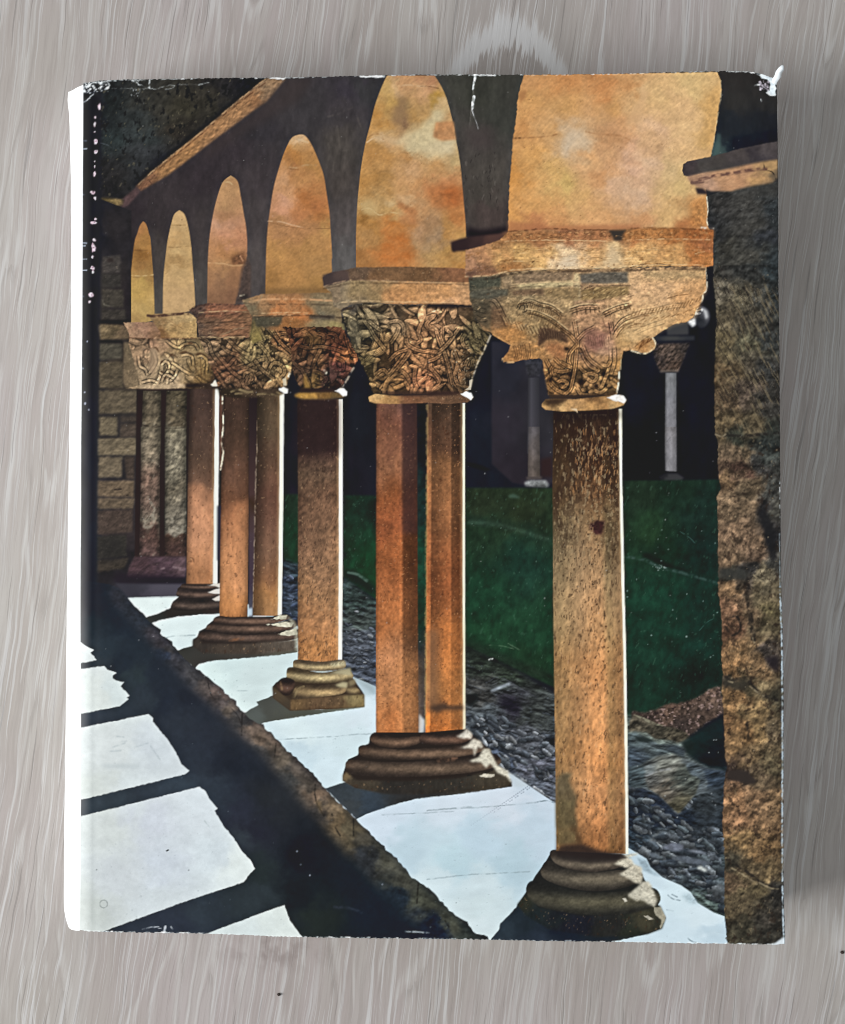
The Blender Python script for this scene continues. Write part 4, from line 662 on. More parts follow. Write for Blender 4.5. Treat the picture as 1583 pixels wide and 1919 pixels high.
    reg(T('c5','1000 330 1150 320 1250 360 1420 400 1460 410 1400 430 1200 430 980 400 958 380'), (40,30,28), soft=2.5, op=.85)

def paint_capitals():
    tc = [('n',.10,6,5,0,4,3),('n',.06,3,3,0,2,4),('p',1.8,.6,(226,190,140),.4,3,3,0,2,5)]
    # capital 1/2 : pale block with leaf carving
    reg(Q('231 642 262 642 262 728 236 728 231 715'), [(240,660,104,88,66),(245,710,122,102,76)], tc, soft=1)
    reg(Q('231 604 302 604 303 634 243 634 240 622'), [(240,612,176,140,106),(265,618,160,118,92),(290,620,150,112,84),(296,628,110,76,48)], tc, rough=.6)
    body = Q('242 634 372 632 384 650 396 680 402 712 405 728 236 728 262 722 258 700 252 685 246 660 241 645')
    st1 = [T('a2', s) for s in ('630 850 640 930 680 960 700 1010','740 820 760 900 730 960 700 1000','800 930 830 900 860 930 840 1000','780 970 820 1000 860 970 900 1000','860 1050 900 1010 920 960','940 860 1000 850 1030 870 1040 940','1060 870 1100 860 1140 900 1130 1000','930 800 980 770 1050 775 1080 820','830 740 900 790 950 800','870 900 940 950 1020 1000','800 1060 830 1000 900 1030','650 1060 720 1040 780 1060')]
    carve(body, [(255,655,166,132,98),(280,650,172,130,98),(300,680,196,166,124),(330,650,190,154,102),(360,650,150,124,84),(340,690,196,164,118),(380,690,168,132,76),(280,700,176,148,112),(320,715,196,166,128),(370,715,140,106,60),(395,720,70,50,34)], st1, tc, 6, 30, 3, .90, .35, False, vein=.16, rl=.14, flen=14, hi=1.05)
    for s in ('930 845 980 830 1030 860','1045 860 1090 840 1140 870','855 870 880 850 920 870','730 800 760 800 780 830','960 795 1010 765 1080 800','790 920 815 890','790 975 830 985','820 1020 850 1030','880 980 900 1000'):
        stroke(T('a2', s), 4.2, (84,56,34), .8, taper=True)
    for s in ('1090 880 1100 1050','1060 900 1050 1040','1130 900 1125 1050','1160 930 1165 1040'): stroke(T('a2', s), 2, (96,70,40), .7)
    dots(40, 362, 680, 394, 715, (84,56,30), (.6,1.3), .8, 6)
    reg(T('a2','720 800 760 800 780 850 770 940 740 1000 700 960 720 880'), (168,138,106), soft=1.5, op=.8)
    reg(T('a2','640 1075 800 1070 980 1068 980 1095 760 1105 640 1100'), (188,160,124), tc, soft=1)
    reg(T('a2','980 1062 1190 1060 1235 1060 1235 1105 980 1100'), [(350,722,40,28,22),(400,722,60,44,34)], tc, soft=1); reg(T('a2','1165 1070 1200 1035 1235 1040 1240 1085 1180 1085'), (232,222,204), rough=1)
    reg(Q('278 592 290 588 352 586 368 592 369 634 302 634 300 622 290 608'), [(290,600,150,120,80),(330,600,188,154,102),(355,600,198,164,110),(330,622,172,134,82),(360,620,178,142,88),(297,620,124,86,50)], tc, rough=.8)
    stroke(T('a2','560 725 700 730 900 728 1060 728'), 2, (104,68,44), .8); stroke(T('a2','700 560 760 565 900 550 1010 545'), 5, (70,44,36), .9, soft=2)
    for s in ('810 600 900 640','850 590 960 660','800 690 1050 690'): stroke(T('a2', s), 1.6, (140,104,64), .5)
    # capital 3
    reg(Q('354 580 372 572 390 568 466 571 474 590 472 606 468 634 372 634 369 600'), [(365,590,72,56,50),(400,580,140,88,62),(440,580,138,88,64),(466,590,124,88,60),(390,612,112,82,60),(430,615,128,88,60),(380,630,96,76,62)], tc+[('r',.16,9,4,-8,3,6)], rough=1)
    stroke(T('a2','1010 520 1060 490 1150 478 1300 480 1450 487'), 3.5, (50,34,32), .85, soft=1.6); stroke(T('a2','1130 560 1240 520 1460 520'), 2.5, (170,108,72), .7); stroke(T('a2','1150 690 1250 700 1350 660 1450 650'), 3, (166,132,96), .6)
    body3 = Q('372 632 470 632 478 590 520 598 560 605 560 660 548 680 545 700 535 725 525 735 410 735 400 700 388 670')
    st3 = [T('a2', s) for s in ('1090 720 1150 760 1180 850 1240 920','1200 830 1260 900 1330 980 1400 1030','1240 780 1300 830 1380 860 1460 930 1560 960','1340 960 1420 940 1500 920','1430 1040 1440 1010 1470 1020 1460 1050','1280 720 1360 800 1440 850','1500 1000 1583 960','1180 950 1240 1040','1290 940 1350 870')] + [T('b2', s) for s in ('200 650 280 740 400 860','230 660 300 760 390 840','280 700 340 690 390 700','40 950 120 900 200 880','100 880 160 960 260 1040','60 1020 80 1000 90 1030 60 1040','210 960 250 910 310 930 330 980 290 1030','130 760 200 840 230 900')]
    carve(body3, [(385,650,120,96,70),(400,700,96,62,42),(440,690,124,84,58),(470,660,130,110,72),(480,700,110,86,58),(520,690,142,112,72),(500,640,122,104,66),(530,640,130,88,54),(450,725,96,70,50),(545,660,110,76,48)], st3, tc, 7.5, 160, 7, .58, cs=11, vein=.14, rough=1.6, flen=17, hi=1.34)
    reg(T('b2','95 570 180 560 150 640 160 740 90 770 65 700'), [(475,610,112,96,56),(480,640,134,116,60)], tc, soft=1.5, op=.8)
    dots(50, 470, 640, 545, 715, (206,172,118), (.7,1.6), .7, 8)
    reg(Q('408 727 440 728 480 730 524 727 538 724 540 734 520 742 490 744 440 746 412 742'), [(430,735,44,34,24),(490,738,70,54,40)], tc, soft=1); 
    for s in ('a2:1320 1125 1380 1110 1450 1130','a2:1350 1140 1440 1135','b2:0 1110 40 1130 90 1125','b2:130 1145 200 1140 280 1155','b2:270 1130 300 1140'): 
        t_, v = s.split(':'); stroke(T(t_, v), 4, (150,128,88), .7, soft=1.6)
    reg(T('b2','285 1100 320 1088 355 1105 352 1135 330 1140 290 1115'), (246,240,226), rough=.8); reg(T('b2','315 1030 340 1010 345 1080 320 1080'), (226,214,184), rough=1, op=.8); stroke(T('b2','370 980 360 1010'), 4, (244,238,222), .9)
    # capital 4
    reg(Q('454 562 493 551 622 548 634 560 640 580 640 618 560 622 500 618 470 590'), [(470,570,124,108,80),(500,560,160,118,78),(540,560,178,124,78),(600,562,140,118,84),(520,580,190,118,66),(560,580,182,108,56),(600,580,114,104,82),(490,600,84,74,56),(550,605,150,96,50),(600,610,140,122,84)], tc, rough=.8)
    reg(T('b2','180 365 680 360 690 395 170 400'), (96,70,42), soft=4, op=.6)
    stroke(T('b2','20 450 80 455 160 440 300 438 480 440 680 450'), 3.5, (220,164,112), .75, soft=1.6); stroke(T('b2','20 465 120 470 160 410'), 4, (170,140,104), .7, soft=2); stroke(T('b2','100 560 300 555 500 550'), 2.2, (216,160,108), .7)
    reg(T('b2','95 570 320 562 300 620 280 640 120 645'), (76,70,54), tc, soft=1.5, op=.9); reg(T('b2','510 555 700 558 700 585 512 585'), (70,60,50), tc, soft=1.5, op=.9); reg(T('b2','680 600 770 620 780 670 690 660 650 630'), (150,132,82), tc, soft=1.5, op=.9)
    body4 = Q('528 612 560 614 640 612 655 640 672 672 662 690 652 705 642 722 636 728 564 728 556 715 547 693 545 660 540 630')
    st4 = [T('b2', s) for s in ('560 690 620 710 600 800 560 880 530 960','430 780 500 800 600 790 700 810 760 830','380 890 440 950 520 980','450 950 500 1040 520 1090','540 970 600 990 640 1030 600 1060 540 1040','490 690 530 730 520 800','640 690 700 700 720 760','700 870 760 900 760 960 720 960','780 690 800 770 830 850 870 850','800 690 820 780 860 840')]
    carve(body4, [(550,640,78,46,30),(580,640,96,66,38),(600,670,108,76,48),(640,650,82,46,32),(640,690,78,44,40),(560,700,84,60,44),(590,720,112,84,46),(655,660,150,92,52),(620,710,60,40,36),(660,690,76,46,36)], st4, tc, 8, 100, 9, .58, vein=.14, rough=1.6, flen=18, hi=1.36)
    reg(T('b2','475 980 500 1040 520 1095 480 1100 470 1050'), (190,140,62), soft=1.5, op=.7); stroke(T('b2','625 970 635 985'), 5, (226,214,190), .9); reg(T('b2','480 700 560 690 600 740 560 780 500 760'), (120,88,50), soft=3, op=.35)
    reg(T('b2','400 1145 440 1130 600 1125 700 1120 780 1140 770 1168 640 1180 460 1178 410 1165'), [(560,740,168,122,50),(580,742,186,136,62),(610,740,120,84,40),(630,742,112,88,52)], tc, soft=.8); reg(T('b2','440 1100 720 1105 720 1125 440 1128'), (50,32,26), soft=1.6)
    reg(T('b2','695 1118 740 1098 770 1100 795 1125 790 1155 760 1158 730 1130'), (250,246,238), rough=.8); stroke(T('b2','840 950 820 980 770 1080 745 1100'), 4, (214,190,160), .7, soft=1.8)
    # abacus and capital 5
    reg(Q('604 520 612 514 622 510 652 505 666 501 760 500 852 502 878 504 878 530 850 529 740 527 657 527 630 533 607 538'), [(612,525,66,52,50),(640,518,78,62,58),(670,512,104,80,60),(720,512,124,88,56),(780,510,114,80,50),(850,512,140,92,60)], tc, rough=.5)
    reg(T('b2','610 260 640 250 800 225 808 300 620 345'), [(612,525,68,54,52),(645,515,84,66,60)], soft=1, op=.9)
    reg(Q('607 538 630 532 657 526 740 527 850 529 884 529 884 572 850 571 743 570 690 567 655 572 640 580 624 574 622 550'), [(625,545,134,112,86),(650,540,150,128,96),(640,560,120,104,82),(680,540,150,124,84),(700,560,146,118,78),(760,545,196,138,82),(820,545,200,142,86),(760,562,190,132,80),(830,562,206,152,104),(875,550,196,146,98)], tc+[('n',.06,12,5,0,3,7)], rough=.5)
    stroke(T('b2','620 345 720 315 830 298 960 300 1100 305 1300 315 1583 318'), 2.4, (196,160,118), .6); stroke(T('b2','700 480 800 450 900 455 1100 465'), 2.5, (170,150,116), .5)
    body5 = Q('640 585 660 572 690 568 743 571 800 572 886 576 890 600 905 615 919 627 909 652 896 682 886 708 878 732 870 738 700 738 693 715 685 698 676 678 660 650 650 620')
    st5 = [T('b2', s) for s in ('910 590 960 650 1000 720 1080 820','940 590 1000 640 1060 680','1100 610 1170 600 1210 640 1210 720','1180 640 1160 700 1110 770','1230 720 1240 770 1300 810 1380 830','1350 600 1320 680 1340 740 1300 770','1380 580 1440 560 1380 620 1400 660','1340 830 1420 820 1480 840 1440 870','1390 850 1410 920 1400 1000','1240 820 1180 900 1120 980 1090 1010','1260 830 1200 910 1150 970','1100 900 1160 840 1240 810','1000 1000 1060 960 1100 1000','1180 960 1230 1000 1260 1060','1390 1040 1430 980 1480 1030 1460 1070','1500 640 1500 740 1540 820','1450 660 1480 760 1520 860 1550 900','1520 860 1540 960 1560 1080','1583 720 1500 820 1440 880','1220 1040 1250 1100','1300 940 1290 1030 1310 1100','1120 1060 1150 1090')] + [T('c2', s) for s in ('70 700 110 790 140 860','90 690 120 780','240 650 160 760 90 830','130 840 150 900 170 980 190 1080','10 830 60 830 80 850','0 900 60 880 100 850','140 660 180 700 130 710','0 980 60 1010 90 1060','20 940 70 1000 100 1040','290 690 260 740 280 790 320 780','280 940 300 890 340 880 330 950','380 690 400 740 420 780','350 740 400 760','340 820 390 850','200 820 230 900','200 1010 230 1070')]
    carve(body5, [(660,600,120,106,78),(690,620,92,80,56),(700,590,130,112,82),(690,680,90,76,48),(720,650,116,88,54),(740,600,150,120,86),(750,680,136,94,58),(790,620,156,110,72),(800,660,160,110,70),(790,710,152,98,64),(830,600,176,128,88),(850,590,184,140,98),(850,650,142,106,70),(850,700,120,86,56),(880,650,86,76,50),(900,630,92,80,54),(880,700,70,56,40),(740,720,120,86,50)], st5, tc, 8.5, 230, 13, .55, vein=.14, rl=.2, rough=1.6, flen=22, hi=1.36)
    reg(T('b2','800 600 880 590 900 700 880 800 840 790 800 700'), (84,78,62), [('n',.25,6,6,0,3,8)], soft=4, op=.6); reg(T('b2','810 480 890 455 880 500 850 560 810 550'), (64,58,54), soft=3, op=.7)
    dots(40, 845, 650, 890, 725, (226,206,170), (.6,1.5), .7, 10)
    reg(T('b2','1385 478 1583 476 1583 505 1460 500')+[], (46,36,36), soft=1.2); reg(T('c2','0 478 180 478 340 485 335 496 180 500 0 502'), (46,36,36), soft=1.2)
    stroke(T('c2','470 710 430 800 380 900 340 1020 320 1100'), 3, (222,206,176), .75, soft=1.8)
    reg(Q('690 744 703 738 740 742 800 740 863 736 882 737 887 746 876 754 840 757 800 755 740 757 703 756 692 752'), [(700,746,206,162,102),(730,748,176,128,74),(770,748,120,78,52),(820,747,124,86,60),(860,746,104,74,52)], tc, soft=.6); reg(T('b2','1050 1120 1583 1125 1583 1150 1300 1160 1080 1150'), (62,42,34), soft=2, op=.8); reg(T('c2','0 1120 240 1120 240 1145 0 1155'), (58,38,32), soft=2, op=.8)
    reg(T('c2','245 1140 290 1120 330 1135 342 1165 325 1190 300 1170'), (250,246,238), rough=.8); reg(T('c2','280 1110 305 1095 315 1040 335 1030 325 1110'), (220,206,180), rough=1, op=.8)
    # abacus and capital 6
    reg(Q('844 454 860 448 876 444 934 438 952 434 940 452 900 462 872 470 848 472'), [(855,460,50,34,34),(900,452,62,42,40),(935,446,84,56,48)], soft=.8)
    band = Q('872 468 900 462 936 450 952 433 1027 430 1138 431 1226 427 1302 428 1337 431 1336 498 1324 500 1250 499 1154 503 1027 505 952 510 919 518 872 520')
    reg(band, [(880,490,176,126,90),(890,510,116,80,62),(920,470,186,130,86),(920,500,134,92,64),(950,450,164,112,66),(945,480,200,150,88),(960,500,150,98,52),(1000,440,164,108,66),(990,470,214,164,96),(1020,490,214,166,100),(1060,440,160,100,64),(1065,470,220,186,140),(1070,490,220,190,150),(1110,445,186,122,74),(1110,480,212,162,102),(1155,440,140,88,52),(1150,460,216,180,124),(1145,490,222,186,134),(1200,440,180,112,62),(1200,465,216,164,98),(1200,490,216,170,108),(1260,440,170,104,52),(1260,470,210,154,90),(1250,490,212,160,96),(1310,440,166,96,46),(1310,475,190,116,58),(1325,490,190,120,62),(1320,455,160,96,56)],
        tc+[('n',.08,22,5,-2,4,8),('p',1.3,.6,(124,78,36),.55,12,5,-3,3,9)], rough=.9)
    reg(Q('940 436 1138 432 1226 428 1337 431 1337 448 1226 447 1100 452 960 456'), [(1000,445,156,100,56),(1100,443,160,102,62),(1220,438,172,110,56),(1320,440,160,92,44)], [('n',.22,6,5,0,4,10),('p',.9,.6,(214,150,86),.6,5,5,0,3,11),('p',1.2,.6,(92,54,26),.7,5,4,0,3,12)], soft=2.5, op=.75)
    reg(T('c1','1345 1310 1480 1310 1450 1345 1445 1390 1390 1392 1370 1350'), (60,50,42), soft=.8, rough=.6)
    stroke(T('c1','600 1322 900 1300 1100 1310 1340 1310'), 3, (96,56,32), .7, soft=1.6); stroke(T('d1','130 1300 300 1292 600 1305 730 1318'), 3, (104,62,32), .7, soft=1.6)
    for s in ('d2:120 205 190 185 240 178','d2:310 175 420 185','c2:780 165 800 150'): 
        t_, v = s.split(':'); stroke(T(t_, v), 2.4, (84,52,28), .8)
    q = np.random.RandomState(77)
    for k in range(60):
        x = 950+380*q.rand(); y = 462+30*q.rand(); stroke([(x, y), (x+6+16*q.rand(), y-q.rand()*1.5)], 1.3, (140,92,46) if q.rand() < .6 else (236,200,144), .5)
    reg(T('c2','960 170 1030 110 1110 130 1130 170 1080 215 1000 210'), (220,198,166), soft=4, op=.55); reg(T('c2','1310 180 1340 60 1400 10 1420 150 1400 200'), (220,192,150), soft=5, op=.5)
    stroke(T('c2','285 270 380 268 480 262 560 240 640 225 830 225'), 3, (226,190,138), .7, soft=1.4); stroke(T('c2','840 212 960 225 1100 225 1200 210 1400 205 1560 190'), 2.5, (236,206,154), .6, soft=1.4); dots(30, 940, 495, 1330, 504, (110,64,30), (.7,1.8), .8, 14)
    # capital blocks
    cap = Q('878 521 919 518 952 510 1027 505 1154 503 1324 500 1322 513 1324 543 1318 551 1315 564 1307 579 1299 594 1289 602 1264 607 1238 622 1223 632 1228 647 1226 655 1209 663 1188 657 1168 657 1163 677 1160 703 1156 740 1027 740 1025 723 1020 700 1017 677 1010 671 982 674 962 679 943 679 943 670 952 660 957 646 941 638 926 629 921 624 905 618 888 590 880 560')
    st6 = [T('c2', s) for s in ('1090 590 1105 680 1115 760 1105 860 1098 940 1080 1040 1060 1110 1010 1150','1250 645 1170 685 1112 745','985 655 1055 700 1112 765','1110 780 1060 840 1050 900 1060 935 1000 925 940 870','1085 950 1040 930 980 900','880 880 920 950 990 975 1060 965','930 1010 920 960 940 930','1130 790 1160 860 1210 935 1270 965 1190 990 1130 940','1150 780 1200 880 1290 950','1360 780 1365 890 1335 990 1290 1100','1385 780 1390 900 1360 1000','1290 920 1340 930 1365 880','1150 1010 1210 990 1260 1010 1230 1050 1180 1020','1230 1110 1290 1130 1340 1090','960 1060 1000 1040 1040 1060 1010 1090 980 1070','900 1050 960 1110 1030 1140','1110 1090 1140 1140 1200 1150','1360 600 1380 720','1390 720 1430 640 1500 590 1583 560','1410 700 1470 640 1583 590','450 440 500 450 540 510 600 640','345 500 400 520 450 530','350 560 400 590 450 580')] + [(T('c2','690 470 760 450 840 480 920 500 1000 560'), 7),(T('c2','740 530 830 550 930 600 1040 690'), 7),(T('c2','670 520 690 480 730 480 730 520 700 525'), 4),(T('c2','1060 530 1160 500 1270 500'), 9),(T('c2','1300 560 1400 510 1510 480'), 9)] + [T('d2', s) for s in ('0 680 60 600 140 560 260 520','10 700 80 620 180 590','180 540 300 520 420 490 540 480','150 690 260 640 380 600','160 810 230 750 280 720')]
    cc = [(890,540,90,84,66),(900,580,84,72,54),(910,600,120,92,62),(930,560,118,98,74),(950,620,180,126,72),(960,590,150,122,82),(990,560,158,134,96),(1000,610,150,122,80),(1020,630,110,84,54),(1050,560,164,134,92),(1100,560,166,130,94),(1100,600,176,132,94),(1040,650,176,126,78),(1080,680,178,128,76),(1120,640,148,100,78),(1130,660,184,140,104),(1150,680,176,128,72),(1040,700,150,104,60),(1100,710,150,110,66),(1150,720,166,122,70),(1180,620,210,168,116),(1200,560,214,168,118),(1240,540,214,166,114),(1300,540,198,148,96),(1290,580,206,150,90),(1220,600,212,170,118),(1200,640,204,156,100),(960,665,170,116,64),(1000,660,176,124,70),(1160,520,206,164,114)]
    carve(cap, cc, st6, tc, 8, 0, 21, 1.0, .42, vein=.14, rl=.14)
    carve(Q('1018 690 1160 690 1160 704 1156 739 1027 739 1022 712'), [(1040,715,150,106,62),(1100,715,158,116,72),(1150,715,170,126,76)], st6[:17], tc, 8, 40, 22, .5, vein=.1, flen=12, soft=2, rough=0)
    reg(T('d2','120 330 680 300 690 370 660 420 610 560 540 600 440 625 300 700 160 760 70 810 20 800 10 700 130 560 125 400'), [(1190,540,214,166,118),(1240,550,214,168,120),(1300,560,204,150,96),(1230,590,212,170,114),(1190,630,212,172,116),(1175,650,196,150,88),(1300,590,210,160,104)], tc+[('n',.06,20,6,-25,3,13)], soft=4, op=.7)
    for k in range(22):     # feather hatching of the right wing
        f = k/21; x = 130+f*500; y = 560-f*110+30*math.sin(f*3)
        stroke(T('d2', f'{x:.0f} {y:.0f} {x+24:.0f} {y-44:.0f}'), 1.8, (120,78,40), .65, False); 
        if k % 2: stroke(T('d2', f'{x-20:.0f} {y+50:.0f} {x+30:.0f} {y+22:.0f}'), 1.8, (124,82,42), .6, False)
    for s in ('10 690 60 640 130 610','20 720 80 650 170 625','90 660 160 640 240 640','100 590 170 570 260 560','230 560 300 535','150 620 220 620','400 430 480 410 560 400'): stroke(T('d2', s), 2, (112,72,38), .6)
    dots(50, 1160, 540, 1310, 600, (122,80,42), (.6,1.4), .7, 16)
    stroke(T('d2','130 345 130 400 125 440'), 1.6, (150,116,76), .5)
    reg(T('d2','180 760 260 720 300 740 310 790 240 840 180 820 150 800'), [(1200,650,176,120,66),(1222,650,196,146,90)], tc, soft=2, op=.8)
    for k in range(8): stroke(T('d2', f'{190+k*12} {800-k*8} {215+k*11} {745-k*3}'), 2, (96,54,24), .75, False)
    stroke(T('d2','130 820 230 842 300 800 308 760 288 725'), 2.6, (246,226,184), .8); stroke(T('d2','680 210 690 300 688 370 664 400 655 450 620 510 600 570'), 2.6, (246,232,202), .8)
    # courses at the top of the capital
    blk = lambda s, c, op=.92: reg(T('c2', s), c, tc+[('r',.1,8,5,0,3,14)], soft=1.2, rough=.8, op=op)
    blk('312 290 430 275 545 270 545 350 480 350 320 365', (72,72,58)); blk('320 380 400 365 600 365 600 410 450 440 330 430', (84,80,66)); blk('345 470 470 450 480 690 430 640 340 590', (70,62,48), .6)
    blk('555 270 620 265 640 340 570 355', (150,124,92)); blk('620 260 800 238 1080 232 1080 300 860 310 660 335', (138,112,84)); blk('660 330 900 310 1090 300 1090 345 700 362', (192,170,122)); blk('1130 250 1300 238 1490 232 1490 318 1290 325 1140 318', (92,86,76)); blk('1090 240 1130 245 1140 440 1085 450', (196,172,126))
    blk('620 372 750 365 865 362 865 410 640 410', (112,86,62)); blk('870 360 1130 352 1130 450 1000 440 880 412', (146,118,78)); blk('1140 365 1300 345 1500 340 1500 400 1380 430 1140 450', (138,110,68)); blk('1500 225 1583 220 1583 430 1500 420', (212,168,120), .6)
    reg(T('d2','200 225 500 215 680 225 680 280 520 290 350 300 220 270'), (164,138,96), tc, soft=4, op=.6)
    for k in range(40):
        x, y = 1150+340*q.rand(), 350+90*q.rand(); stroke(T('c2', f'{x:.0f} {y:.0f} {x+20:.0f} {y-12:.0f}'), 1.8, (206,170,110) if k % 2 else (78,52,30), .6, False)
    # hatching of wings and brows
    for k in range(18):
        f = k/17; x = 760+f*240; y = 462+f*100; stroke(T('c2', f'{x:.0f} {y-14:.0f} {x-12:.0f} {y+26:.0f}'), 1.9, (88,62,40), .75, False)
    for k in range(16):
        f = k/15; x = 770+f*260; y = 545+f*130; stroke(T('c2', f'{x:.0f} {y-20:.0f} {x-14:.0f} {y+22:.0f}'), 1.9, (96,68,42), .7, False)
    for k in range(7): stroke(T('c2', f'{1075+k*33} {515-k*3} {1080+k*33} {560-k*5}'), 2.4, (82,58,38), .8, False); stroke(T('c2', f'{1310+k*30} {525-k*9} {1330+k*30} {575-k*10}'), 2.2, (104,72,44), .75, False)
    reg(T('c2','830 660 880 645 960 670 1040 700 1045 770 960 730 880 740 820 790'), (78,54,40), tc, soft=2, op=.85)
    for k in range(11): stroke(T('c2', f'{850+k*18} {655+k*5} {860+k*17} {735-abs(k-5)*2}'), 1.6, (150,112,74), .7, False)
    reg(T('c2','850 760 960 740 1020 790 1030 880 960 880 900 830'), [(1020,650,184,132,86),(1040,660,150,92,54)], tc, soft=3, op=.7)
    reg(T('c2','1160 660 1240 650 1340 700 1385 770 1360 840 1240 830 1170 760'), [(1105,625,132,88,72),(1120,645,140,92,80),(1135,655,190,146,112)], tc, soft=3, op=.7)
    for k in range(10): stroke(T('c2', f'{1190+k*17} {690+k*3} {1205+k*16} {790-abs(k-4)*3}'), 1.5, (84,54,40), .6, False)
    for s, r in (('1290 985 1320 970 1330 1000 1300 1020',3),('1235 1070 1270 1065 1270 1095 1240 1100',3),('1120 1040 1150 1030 1160 1060 1130 1080',3),('1055 980 1080 975 1070 1020 1050 1020',3),('900 1020 930 1030 920 1060 895 1050',3),('1020 790 1060 800 1050 820 1015 820',2)): reg(T('c2', s), (34,20,14), soft=1.5)
    for k in range(8): stroke(T('c2', f'{640+k*17} {790-k*3} {655+k*16} {850} {645+k*16} {885}'), 2, (92,58,32), .75)
    reg(T('c2','500 680 600 640 720 660 760 720 640 770 560 740'), [(940,625,186,124,64),(970,635,176,120,62)], tc+[('n',.2,5,5,0,3,15)], soft=3, op=.6)
    stroke(T('c2','490 700 560 742 620 775'), 2.4, (222,160,92), .7); stroke(T('c2','562 880 570 905 640 905'), 4, (226,176,116), .8); reg(T('c2','480 490 560 500 600 640 520 660 480 660'), (92,66,48), tc, soft=3, op=.6)
    for k in range(5): stroke(T('c2', f'500 {520+k*30} 545 {515+k*32}'), 2.4, (150,112,76), .7, False)
    stroke(T('c2','1425 980 1420 1060 1408 1130'), 3, (250,240,214), .85); stroke(T('c2','1440 850 1435 960'), 2, (232,206,150), .6)
    for st_ in st6[:9]: stroke(st_, 1.6, (92,58,30), .75)
    for s, w in (('690 465 760 445 850 470 930 492 1005 548',2.2),('735 522 830 542 935 592 1045 678',2.0),('1055 515 1160 488 1275 490',2.2),('1295 545 1400 497 1515 468',2.2)):
        stroke([(x, y-3.4) for x, y in T('c2', s)], w, (226,190,136), .75); stroke([(x, y+4.2) for x, y in T('c2', s)], w+.6, (74,50,30), .7)
    for k in range(26):     # ribs of the left wing, light against dark
        f = k/25; x = 560+f*330; y = 560+f*70+40*math.sin(f*3.1); stroke(T('c2', f'{x:.0f} {y:.0f} {x+26:.0f} {y+52:.0f}'), 2.0, (86,60,38) if k % 2 else (206,170,116), .55, False)
    for k in range(70):     # chips and chisel marks over the block
        x, y = 890+420*q.rand(), 545+70*q.rand(); stroke([(x, y), (x+3+5*q.rand(), y-1-3*q.rand())], 1.5, (92,64,40) if k % 2 else (230,192,138), .6)
    reg(T('c2','850 650 1000 690 1045 770 990 740 900 730 830 790'), (58,40,30), soft=2, op=.5); reg(T('c2','1010 560 1060 580 1080 640 1040 660 990 600'), (112,84,56), soft=4, op=.5)
    for s in ('1070 800 1040 880','1130 800 1175 880 1230 940','1060 700 1000 660'): stroke(T('c2', s), 5, (48,30,20), .6, soft=2)
    # shadow lines and lit arrises of the stepped mouldings
    for s, w, o_ in (('880 524 919 522 952 514 1027 509 1154 507 1250 504 1322 504',5,.55),('955 540 1027 536 1085 536 1180 535',3,.45),('606 541 630 537 657 531 740 531 850 533 882 534',3,.4),('640 582 660 577 743 575 800 576 884 580',5,.55),('458 568 493 571 560 570 622 572',2.5,.45),('478 594 525 592 578 591 640 596',3.5,.5),('372 592 420 588 466 590',3,.45),('372 606 420 604 470 606',2.5,.45),('372 636 420 637 468 637',4,.55),('243 636 300 637 368 636',3,.5)):
        stroke(Q(s), w, (44,30,22), o_, soft=2)
    for s in ('955 506 1027 502 1154 499 1250 496 1322 497','954 533 1027 529 1085 529','640 567 690 564 743 566 850 567','478 588 525 586 578 586','372 586 420 583 464 585','372 631 420 632 466 631','945 452 1027 450 1138 452','1175 450 1250 448 1330 449'):
        stroke(Q(s), 2, (232,194,140), .6)
    for k in range(90):
        x, y = 940+395*q.rand(), 434+14*q.rand(); stroke([(x, y), (x+2+4*q.rand(), y+q.randn())], 1.6, (96,58,30) if q.rand() < .55 else (222,166,104), .6)
    # ring below capital 6
    reg(T('c2','850 1215 880 1180 960 1175 1100 1180 1330 1155 1400 1145 1455 1155 1478 1190 1455 1225 1380 1250 1200 1262 1000 1270 880 1258 852 1235'), [(1025,760,196,150,92),(1040,753,80,58,36),(1060,765,214,168,106),(1080,755,190,142,88),(1110,764,206,152,88),(1110,750,110,76,44),(1140,758,176,126,72),(1160,756,190,150,96)], tc, soft=.6)
    reg(T('c2','870 1190 1000 1170 1050 1180 1000 1210 900 1215'), (58,40,28), soft=2, op=.85); reg(T('c2','900 1140 1060 1150 1400 1130 1400 1150 1100 1175 910 1172'), (66,46,30), soft=2, op=.85)
    reg(T('c2','1330 1165 1400 1145 1455 1152 1478 1185 1460 1212 1420 1195 1380 1190'), (240,234,226), [('n',.08,5,5,0,3,7)], rough=.8)
    reg(T('c2','1060 1250 1110 1250 1120 1285 1105 1268'), (220,190,150), soft=.6)

